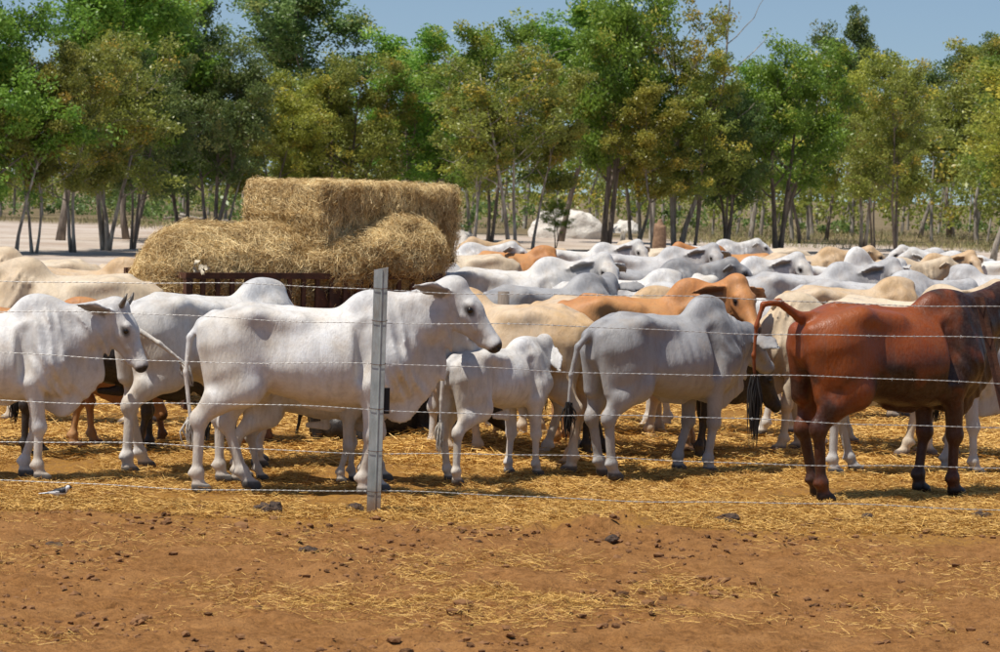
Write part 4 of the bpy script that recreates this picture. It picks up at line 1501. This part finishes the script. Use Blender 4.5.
# leaning rusty picket at the right edge: three-flanged bar
pk0, pk1 = at_y(1029, 519, FY), at_y(979.5, 297, FY)
dv = (pk1 - pk0)
pk0 = pk0 - dv * 0.12
mb = MB()
for k in range(3):
    a = math.radians(90 + 120 * k)
    o_ = Vector((math.cos(a), math.sin(a), 0))
    s_ = Vector((-o_.y, o_.x, 0)) * 0.003
    V = []
    for p_ in (pk0, pk1):
        q = p_ - Vector((pf.x, FY, 0)) + Vector((0, 0.02, 0))
        V += [q + s_, q - s_, q + o_ * 0.036 - s_, q + o_ * 0.036 + s_]
    mb.add(V, [(0, 1, 5, 4), (1, 2, 6, 5), (2, 3, 7, 6), (3, 0, 4, 7), (4, 5, 6, 7), (0, 3, 2, 1)])
pk = mb.build('picket', RUST, fence)
pk['label'] = 'rusty steel picket leaning at the right edge'
c_post(7.4, FY, 1.66, 0.0)

for wi, hz in enumerate((1.525, 1.305, 1.012, 0.712, 0.425, 0.150)):
    # two strands twisted together, sagging a little between the posts, with barbs
    n_ = 620
    xs = np.linspace(-7.4, 7.4, n_)
    tw = xs * (2 * math.pi / 0.085)
    sag = -0.020 * np.sin((xs + 7.4) / 14.8 * math.pi * 5.0 + wi) ** 2 + 0.006 * np.sin(xs * 2.3 + wi * 2) + 0.003 * np.sin(xs * 6.1 + wi)
    mb = MB()
    for ph in (0.0, math.pi):
        pts = np.stack([xs - pf.x, 0.0 + 0.0022 * np.cos(tw + ph), hz + sag + 0.0022 * np.sin(tw + ph)], -1)
        mb.tube([Vector(p_) for p_ in pts], 0.0018, 4, False)
    for k in range(96):
        xb = -7.3 + 0.153 * k + 0.01 * math.sin(k * 3.7)
        zz = hz + float(np.interp(xb, xs, sag))
        for q in range(2):
            a = rr.uniform(0, math.pi)
            dvv = Vector((0.25 * (-1) ** q, math.cos(a), math.sin(a))).normalized() * 0.012
            c_ = Vector((xb - pf.x + 0.006 * q, 0, zz))
            mb.tube([c_ - dvv, c_ + dvv], [0.0010, 0.0010], 3, False)
    mb.build('barbed_wire', WIRE, fence, True)

# ------------------------------------------------------------------ small post behind the herd, bird
pb = at_y(503, 312, 22.0)
mb = MB()
mb.tube([(0, 0, -0.1), (0.005, 0, 0.6), (0.0, 0, 1.33)], [0.06, 0.056, 0.050], 9)
o = mb.build('timber_post', BARK_D, None, True, (pb.x, pb.y, 0))
tag(o, 'brown timber post standing among the cattle behind the white cow head', 'post')

f = Field((-0.16, -0.05, -0.005), (0.13, 0.05, 0.13), 0.004)
f.cone((-0.015, 0, 0.062), (0.035, 0, 0.072), 0.026, 0.026, 0.02)
f.cone((0.04, 0, 0.075), (0.07, 0, 0.098), 0.020, 0.015, 0.02)
f.ball((0.076, 0, 0.102), (0.018, 0.015, 0.016), 0.008)
f.cone((0.088, 0, 0.101), (0.110, 0, 0.098), 0.006, 0.003, 0.006)
f.cone((-0.02, 0, 0.06), (-0.135, 0, 0.046), 0.020, 0.010, 0.02, (0, 0, 1), 2.6)
for s in (-1, 1):
    f.cone((0.03, s * 0.022, 0.072), (-0.07, s * 0.018, 0.056), 0.020, 0.008, 0.01, (0, 1, 0), 2.0)
    f.cone((0.0, s * 0.011, 0.045), (0.004, s * 0.012, 0.003), 0.0055, 0.0042, 0.008)
    f.cone((-0.008, s * 0.012, 0.004), (0.022, s * 0.014, 0.004), 0.0045, 0.004, 0.004)
V, F = f.surface()
wht = ((V[:, 2] < 0.062) & (V[:, 0] > -0.06) & (V[:, 2] > 0.035)) | ((V[:, 0] > 0.062) & (V[:, 0] < 0.088) & (np.abs(V[:, 1]) > 0.006)) | (np.abs(V[:, 2] - 0.07 - V[:, 0] * 0.14) < 0.004) & (V[:, 0] < 0.02)
me = mesh_from('bird', V, F)
color_attr(me, 'tint', wht.astype(np.float32)[:, None] * np.ones((1, 3)))
m = Nodes('bird_plumage')
ch, _ = m.attr('tint')
m.p(Base_Color=m.mix(ch[0], (0.012, 0.013, 0.02), (0.75, 0.75, 0.75)), Roughness=0.5)
me.materials.append(m.mat)
p = at_z(58, 498)
o = link('bird', me, None, (p.x, p.y, float(ground_z(np.array([p.x]), np.array([p.y]))[0]) + 0.004))
o.rotation_euler = (0, 0, math.radians(-12))
tag(o, 'small black and white bird standing on the earth by the fence', 'bird')

# ------------------------------------------------------------------ the herd
def anchor(px, py, yaw, scale, foot=0.0):
    """place an animal so that its local point (foot, 0, 0) stands on the ground at a photo pixel"""
    p = at_z(px, py)
    a = math.radians(yaw)
    return (p.x - math.cos(a) * foot * scale, p.y - math.sin(a) * foot * scale, 0.0)


def by_back(px, py, d_loc, z_loc, yaw, scale):
    """place an animal so that its local point (d_loc, 0, z_loc) lies on the view through a photo pixel"""
    p = at_z(px, py, z_loc * scale)
    a = math.radians(yaw)
    return (p.x - math.cos(a) * d_loc * scale, p.y - math.sin(a) * d_loc * scale, 0.0)


def hero(kw, name, coat_, label, loc, yaw, scale, sw='black', sw_len=0.3, horns=0.0, cat='cow', group='cattle along the fence'):
    c_ = Cow(**kw)
    o_ = put_cow(c_.mesh(name), coat_, name, label, loc, yaw, scale, group, cat)
    dress(o_, c_, sw, sw_len, horns)
    return o_


# the front row
hero(dict(legs=(2, -5, 12, -9), head=(0.97, 0.0, 1.46), yaw=-12, pitch=47, ear_back=1.0, ears=28, hump=0.55, seed=2, fat=1.0,
          tail=[(-0.83, 0, 1.20), (-0.905, -0.03, 1.10), (-0.93, -0.05, 0.85), (-0.89, -0.06, 0.52)]),
     'cow', 'white', 'white cow behind the galvanised post, head raised and looking right', anchor(314, 493, 0, 1.0), 3, 1.0, 'white', 0.2)
hero(dict(legs=(-10, 2, 4, -6), head=(1.02, 0.02, 1.36), yaw=-6, pitch=60, ear_back=0.9, ears=42, hump=0.85, seed=3, dewlap=1.1),
     'cow', 'white', 'white cow at the left edge with short horns and lowered head', anchor(-14, 478, 0, 0.91), 0, 0.91, 'black', 0.3, 0.55)
hero(dict(legs=(4, -8, 8, -10), head=(0.98, 0.12, 1.0), yaw=20, pitch=55, hump=0.6, seed=4,
          tail=[(-0.84, -0.03, 1.20), (-0.86, -0.20, 1.12), (-0.72, -0.36, 1.0), (-0.55, -0.42, 0.86)]),
     'cow', 'white', 'white cow seen from behind with its tail swung across its rump', anchor(214, 468, 0, 1.0), 38, 1.0, 'white', 0.2)
hero(dict(h=0.0185, legs=(6, -4, 4, -6), head=(1.05, 0.1, 1.30), yaw=25, pitch=45, hump=1.0, seed=14),
     'cow', 'white', 'white cow mostly hidden behind the cow at the post, only back and hump showing', anchor(318, 482, 0, 0.95), 6, 0.93, 'black')
hero(dict(h=0.0185, legs=(3, -8, 6, -12), head=(0.95, 0.1, 1.3), yaw=30, pitch=40, hump=0.2, dewlap=0.3, calf=1.0, seed=15),
     'calf', 'white', 'white calf whose legs show beneath the belly of the cow at the post', anchor(312, 482, 0, 0.66), 8, 0.66, 'black', 0.34, cat='calf')
hero(dict(legs=(-4, 6, 4, -8), head=(0.80, 0.03, 1.33), yaw=12, pitch=22, ears=62, ear_back=0.2, hump=0.2, dewlap=0.35, calf=1.0, seed=5),
     'calf', 'white', 'white calf with hanging ear standing under the nose of the white cow', anchor(458, 483, 52, 0.75, -0.62), 52, 0.75, 'white', cat='calf')
hero(dict(legs=(4, -6, -6, 7), head=(1.0, -0.1, 1.2), yaw=-20, pitch=50, hump=0.4, seed=6,
          tail=[(-0.84, 0, 1.20), (-0.93, 0.0, 1.10), (-0.95, 0.02, 0.85), (-0.92, 0.03, 0.55)]),
     'cow', 'fawn', 'tan backed cow with white hindquarters facing away, right of the calf', anchor(568, 471, 146, 0.97, -0.66), 146, 0.97, 'black', 0.3)
hero(dict(legs=(-12, -4, 6, 0), head=(0.98, 0.12, 1.13), yaw=14, pitch=34, ears=15, ear_back=0.15, hump=0.9, dewlap=0.8, seed=7,
          tail=[(-0.84, 0, 1.20), (-0.93, 0.06, 1.08), (-0.96, 0.10, 0.85), (-0.96, 0.12, 0.62)]),
     'cow', 'grey', 'smoky grey cow with dark shoulders standing between the calf and the red cow', anchor(665, 475, 0, 0.95), 38, 0.95, 'black', 0.3)
hero(dict(legs=(-4, 3, 8, -1), head=(1.05, 0.1, 1.38), yaw=30, pitch=35, hump=0.35, dewlap=0.55, seed=8, fat=1.04, patch='front',  # this patch puts the shade of her shoulder and flank into the colour
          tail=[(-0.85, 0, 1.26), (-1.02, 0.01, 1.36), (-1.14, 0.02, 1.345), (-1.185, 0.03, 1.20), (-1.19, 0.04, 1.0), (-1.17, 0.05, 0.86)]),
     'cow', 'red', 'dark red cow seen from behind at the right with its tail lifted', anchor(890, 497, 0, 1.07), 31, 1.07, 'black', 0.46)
hero(dict(h=0.0165, legs=(3, -5, 4, -7), head=(0.76, -0.16, 1.44), yaw=-74, pitch=44, ears=14, ear_back=0.2, hump=1.1, seed=9),
     'cow', 'orange', 'orange cow turning its face to the camera beside the lifted tail', by_back(690, 283, 0.38, 1.47, 10, 0.99), 10, 0.99, 'black')
hero(dict(h=0.0165, legs=(6, -6, 4, -8), head=(0.98, 0.05, 0.86), yaw=-8, pitch=62, ears=30, hump=0.5, seed=10),
     'cow', 'cream', 'cream cow with head down behind the hanging tail of the red cow', anchor(836, 453, 0, 0.95), 176, 0.95, 'black')
hero(dict(h=0.0185, legs=(6, -6, 4, -8), head=(1.0, 0.05, 0.62), yaw=8, pitch=55, ears=30, hump=0.5, seed=11),
     'cow', 'white', 'white cow feeding with head low at the right edge beyond the picket', by_back(1072, 300, 0.0, 1.3, 178, 0.95), 178, 0.95, 'black')
hero(dict(h=0.021, legs=(6, -6, 4, -8), head=(0.95, 0.05, 0.9), yaw=8, pitch=55, hump=0.2, dewlap=0.3, calf=1.0, seed=12),
     'calf', 'black', 'black calf standing behind the lowered head of the white cow at the left', anchor(104, 455, 0, 0.80), 20, 0.80, 'black', cat='calf')
hero(dict(h=0.021, legs=(3, -6, 8, -8), head=(0.95, 0.05, 0.9), yaw=8, pitch=55, hump=0.2, dewlap=0.3, calf=1.0, seed=13),
     'calf', 'brown', 'brown calf half hidden behind the tail of the white cow at the post', anchor(190, 448, 0, 0.78), 175, 0.78, 'black', cat='calf')
hero(dict(h=0.021, legs=(3, -6, 8, -8), head=(0.95, 0.05, 0.9), yaw=8, pitch=55, hump=0.3, dewlap=0.5, seed=16),
     'cow', 'black', 'black cow whose legs show behind the smoky grey cow', anchor(662, 458, 0, 0.86), 14, 0.86, 'black')

hero(dict(h=0.021, head=(0.98, 0.05, 1.22), yaw=8, pitch=45, hump=0.3, dewlap=0.4, calf=0.6, seed=17, lying=True,
          tail=[(-0.83, 0, 1.15), (-0.90, 0.05, 0.95), (-0.93, 0.1, 0.75), (-0.90, 0.2, 0.66)]),
     'calf', 'black', 'black calf lying on the straw behind the legs of the cow at the post', anchor(385, 448, 0, 0.8), 10, 0.8, 'black', 0.1, cat='calf')

hero(dict(h=0.0185, legs=(5, -9, 10, -6), head=(1.02, 0.0, 1.15), yaw=10, pitch=50, hump=0.5, seed=41),
     'cow', 'white', 'white cow whose legs show between the calf and the cow at the post', anchor(486, 456, 0, 0.93), 176, 0.93, 'black')
hero(dict(h=0.0185, legs=(-6, 6, 9, -8), head=(1.02, 0.0, 1.0), yaw=10, pitch=50, hump=0.5, seed=42),
     'cow', 'ash', 'pale grey cow whose shaded legs show under the belly of the red cow', anchor(915, 474, 0, 0.92), 12, 0.92, 'black')
hero(dict(h=0.0185, legs=(7, -5, 3, -12), head=(1.02, 0.0, 0.8), yaw=-10, pitch=50, hump=0.5, seed=43),
     'cow', 'white', 'white cow whose legs show between the forelegs of the grey cow and the hanging tail', anchor(700, 432, 0, 0.95), 168, 0.95, 'black')
hero(dict(h=0.0185, legs=(7, -5, 3, -12), head=(1.02, 0.0, 0.8), yaw=-10, pitch=50, hump=0.5, seed=44),
     'cow', 'fawn', 'fawn cow whose pale legs show behind the smoky grey cow belly', anchor(610, 440, 0, 0.95), 10, 0.95, 'black')

# animals further back share these builds
TEM = {
    'std': Cow(h=0.021, hump=0.8, seed=31),
    'turn': Cow(h=0.021, hump=0.9, head=(0.98, -0.10, 1.44), yaw=-70, pitch=42, ears=15, ear_back=0.2, legs=(2, -3, 6, -4), seed=32),
    'low': Cow(h=0.021, hump=0.6, head=(1.0, 0.0, 0.75), yaw=5, pitch=60, legs=(8, -4, 3, -9), seed=33),
    'level': Cow(h=0.021, hump=0.7, head=(1.08, 0.05, 1.28), yaw=15, pitch=40, ears=30, legs=(-3, 5, 6, -4), seed=34),
    'bull': Cow(h=0.021, hump=2.2, head=(1.05, 0.05, 1.34), yaw=15, pitch=40, legs=(3, -5, 6, -4), seed=35, fat=1.06),
    'back': Cow(h=0.021, hump=0.7, head=(0.85, 0.30, 1.35), yaw=85, pitch=35, legs=(3, -5, 6, -4), seed=36),
}
_e = MB()
_e.add(*uv_ball(0.0245))
_eo = _e.build('eye', EYE)
EYE_ME = _eo.data
EYE_ME.polygons.foreach_set('use_smooth', [True] * len(EYE_ME.polygons))
bpy.data.objects.remove(_eo)
TME = {k: c_.mesh('cow') for k, c_ in TEM.items()}
# (pixel of the point named, local point on the back, yaw, scale, build, coat, label)
BK, HM = (-0.1, 1.32), (0.37, 1.47)
HERD = [
    (80, 277, BK, 176, 1.0, 'std', 'cream', 'long cream cow facing left behind the white cow at the left edge'),
    (78, 297, HM, 4, 0.84, 'low', 'orange', 'reddish brown back and hump between the two pale cows at the left'),
    (122, 258, HM, 2, 0.96, 'level', 'fawn', 'fawn cow with orange hump in the second row left of the hay'),
    (45, 261, BK, 178, 0.93, 'std', 'cream', 'cream back farthest behind at the left edge, under the thin pale trunks'),
    (150, 263, BK, 10, 0.9, 'low', 'cream', 'cream cow partly covered by the left end of the hay heap'),
    (585, 274, HM, 32, 0.98, 'back', 'grey', 'dark grey hump rising behind the tan backed cow'),
    (548, 259, HM, 8, 1.0, 'turn', 'white', 'white cow with sloping back just right of the timber post'),
    (482, 273, BK, 172, 0.92, 'level', 'white', 'white cow behind the raised head of the cow at the post'),
    (512, 254, BK, 5, 0.95, 'low', 'orange', 'orange back low behind the white cow near the sand heap'),
    (470, 256, BK, 185, 0.95, 'std', 'cream', 'cream back next to the right end of the hay'),
    (620, 281, BK, 5, 0.96, 'low', 'white', 'white back lying right behind the orange cow'),
    (602, 262, HM, 20, 0.9, 'low', 'orange', 'small orange hump poking up between white backs in the middle'),
    (640, 257, BK, 0, 0.98, 'turn', 'ash', 'pale grey cow in the middle of the herd below the termite mound'),
    (676, 260, HM, 8, 0.98, 'std', 'grey', 'grey cow with dark hump and raised head below the dark stemmed tree'),
    (603, 247, HM, 30, 0.9, 'low', 'orange', 'distant orange hump beside the cut stump'),
    (712, 276, BK, 60, 0.95, 'low', 'white', 'white rump directly behind the orange cow head'),
    (742, 255, BK, 192, 0.95, 'std', 'orange', 'orange back behind the white hump near the bushy tree'),
    (752, 258, HM, 20, 0.98, 'turn', 'white', 'white cow with curled head above the lifted red tail'),
    (800, 256, BK, 4, 0.98, 'std', 'fawn', 'fawn cow with tan hump under the bushy bright green tree'),
    (800, 276, BK, 12, 1.0, 'turn', 'ash', 'pale grey cow just above the rump of the red cow'),
    (857, 247, (0.37, 1.60), 22, 1.0, 'bull', 'white', 'white bull with tall pointed hump in the back row'),
    (848, 290, BK, 6, 0.98, 'low', 'fawn', 'fawn back right over the loin of the red cow'),
    (866, 268, BK, 3, 0.97, 'std', 'cream', 'long cream back across the herd under the white pointed hump'),
    (905, 271, HM, 4, 1.0, 'level', 'ash', 'silver grey cow with dark marked shoulder facing right'),
    (905, 263, BK, 8, 0.95, 'turn', 'fawn', 'fawn cow looking out with dark muzzle below the double trunked tree'),
    (940, 287, HM, -40, 1.0, 'turn', 'cream', 'cream cow with tan poll facing the camera above the picket'),
    (985, 262, BK, 170, 0.98, 'std', 'white', 'white cow at the right edge under the leaning trunk'),
    (1000, 276, BK, 160, 0.95, 'low', 'ash', 'pale grey back at the right edge behind the cream face'),
    (700, 247, BK, 8, 0.95, 'std', 'white', 'distant white cow under the dark stemmed tree'),
    (655, 249, BK, 175, 0.95, 'low', 'cream', 'distant cream back beside the termite mound'),
    (575, 252, BK, 15, 0.95, 'turn', 'white', 'distant white back in front of the white sand mound'),
    (538, 250, BK, 190, 0.95, 'std', 'fawn', 'distant fawn back at the foot of the sapling'),
    (960, 257, BK, 192, 0.95, 'std', 'white', 'distant white back below the tall dark topped tree'),
    (775, 249, BK, 185, 0.93, 'low', 'cream', 'distant cream back at the foot of the reddish stems'),
    (440, 252, BK, 6, 0.95, 'std', 'white', 'distant white back hidden by the right end of the hay'),
]
for i, (px, py, (dl, zl), yw, sc_, bd, ct, lb) in enumerate(HERD):
    loc = by_back(px, py, dl, zl, yw, sc_)
    o = put_cow(TME[bd], ct, 'cow', lb, loc, yw, sc_, 'cattle in the herd behind')
    if bd != 'low':
        for s in (-1, 1):
            e = link('eye', EYE_ME, o, TEM[bd].hd(0.172, s * 0.0905, 0.018))
print('build seconds', time.time() - T0, 'triangles', sum(len(q.loops) - 2 * len(q.polygons) for q in bpy.data.meshes))
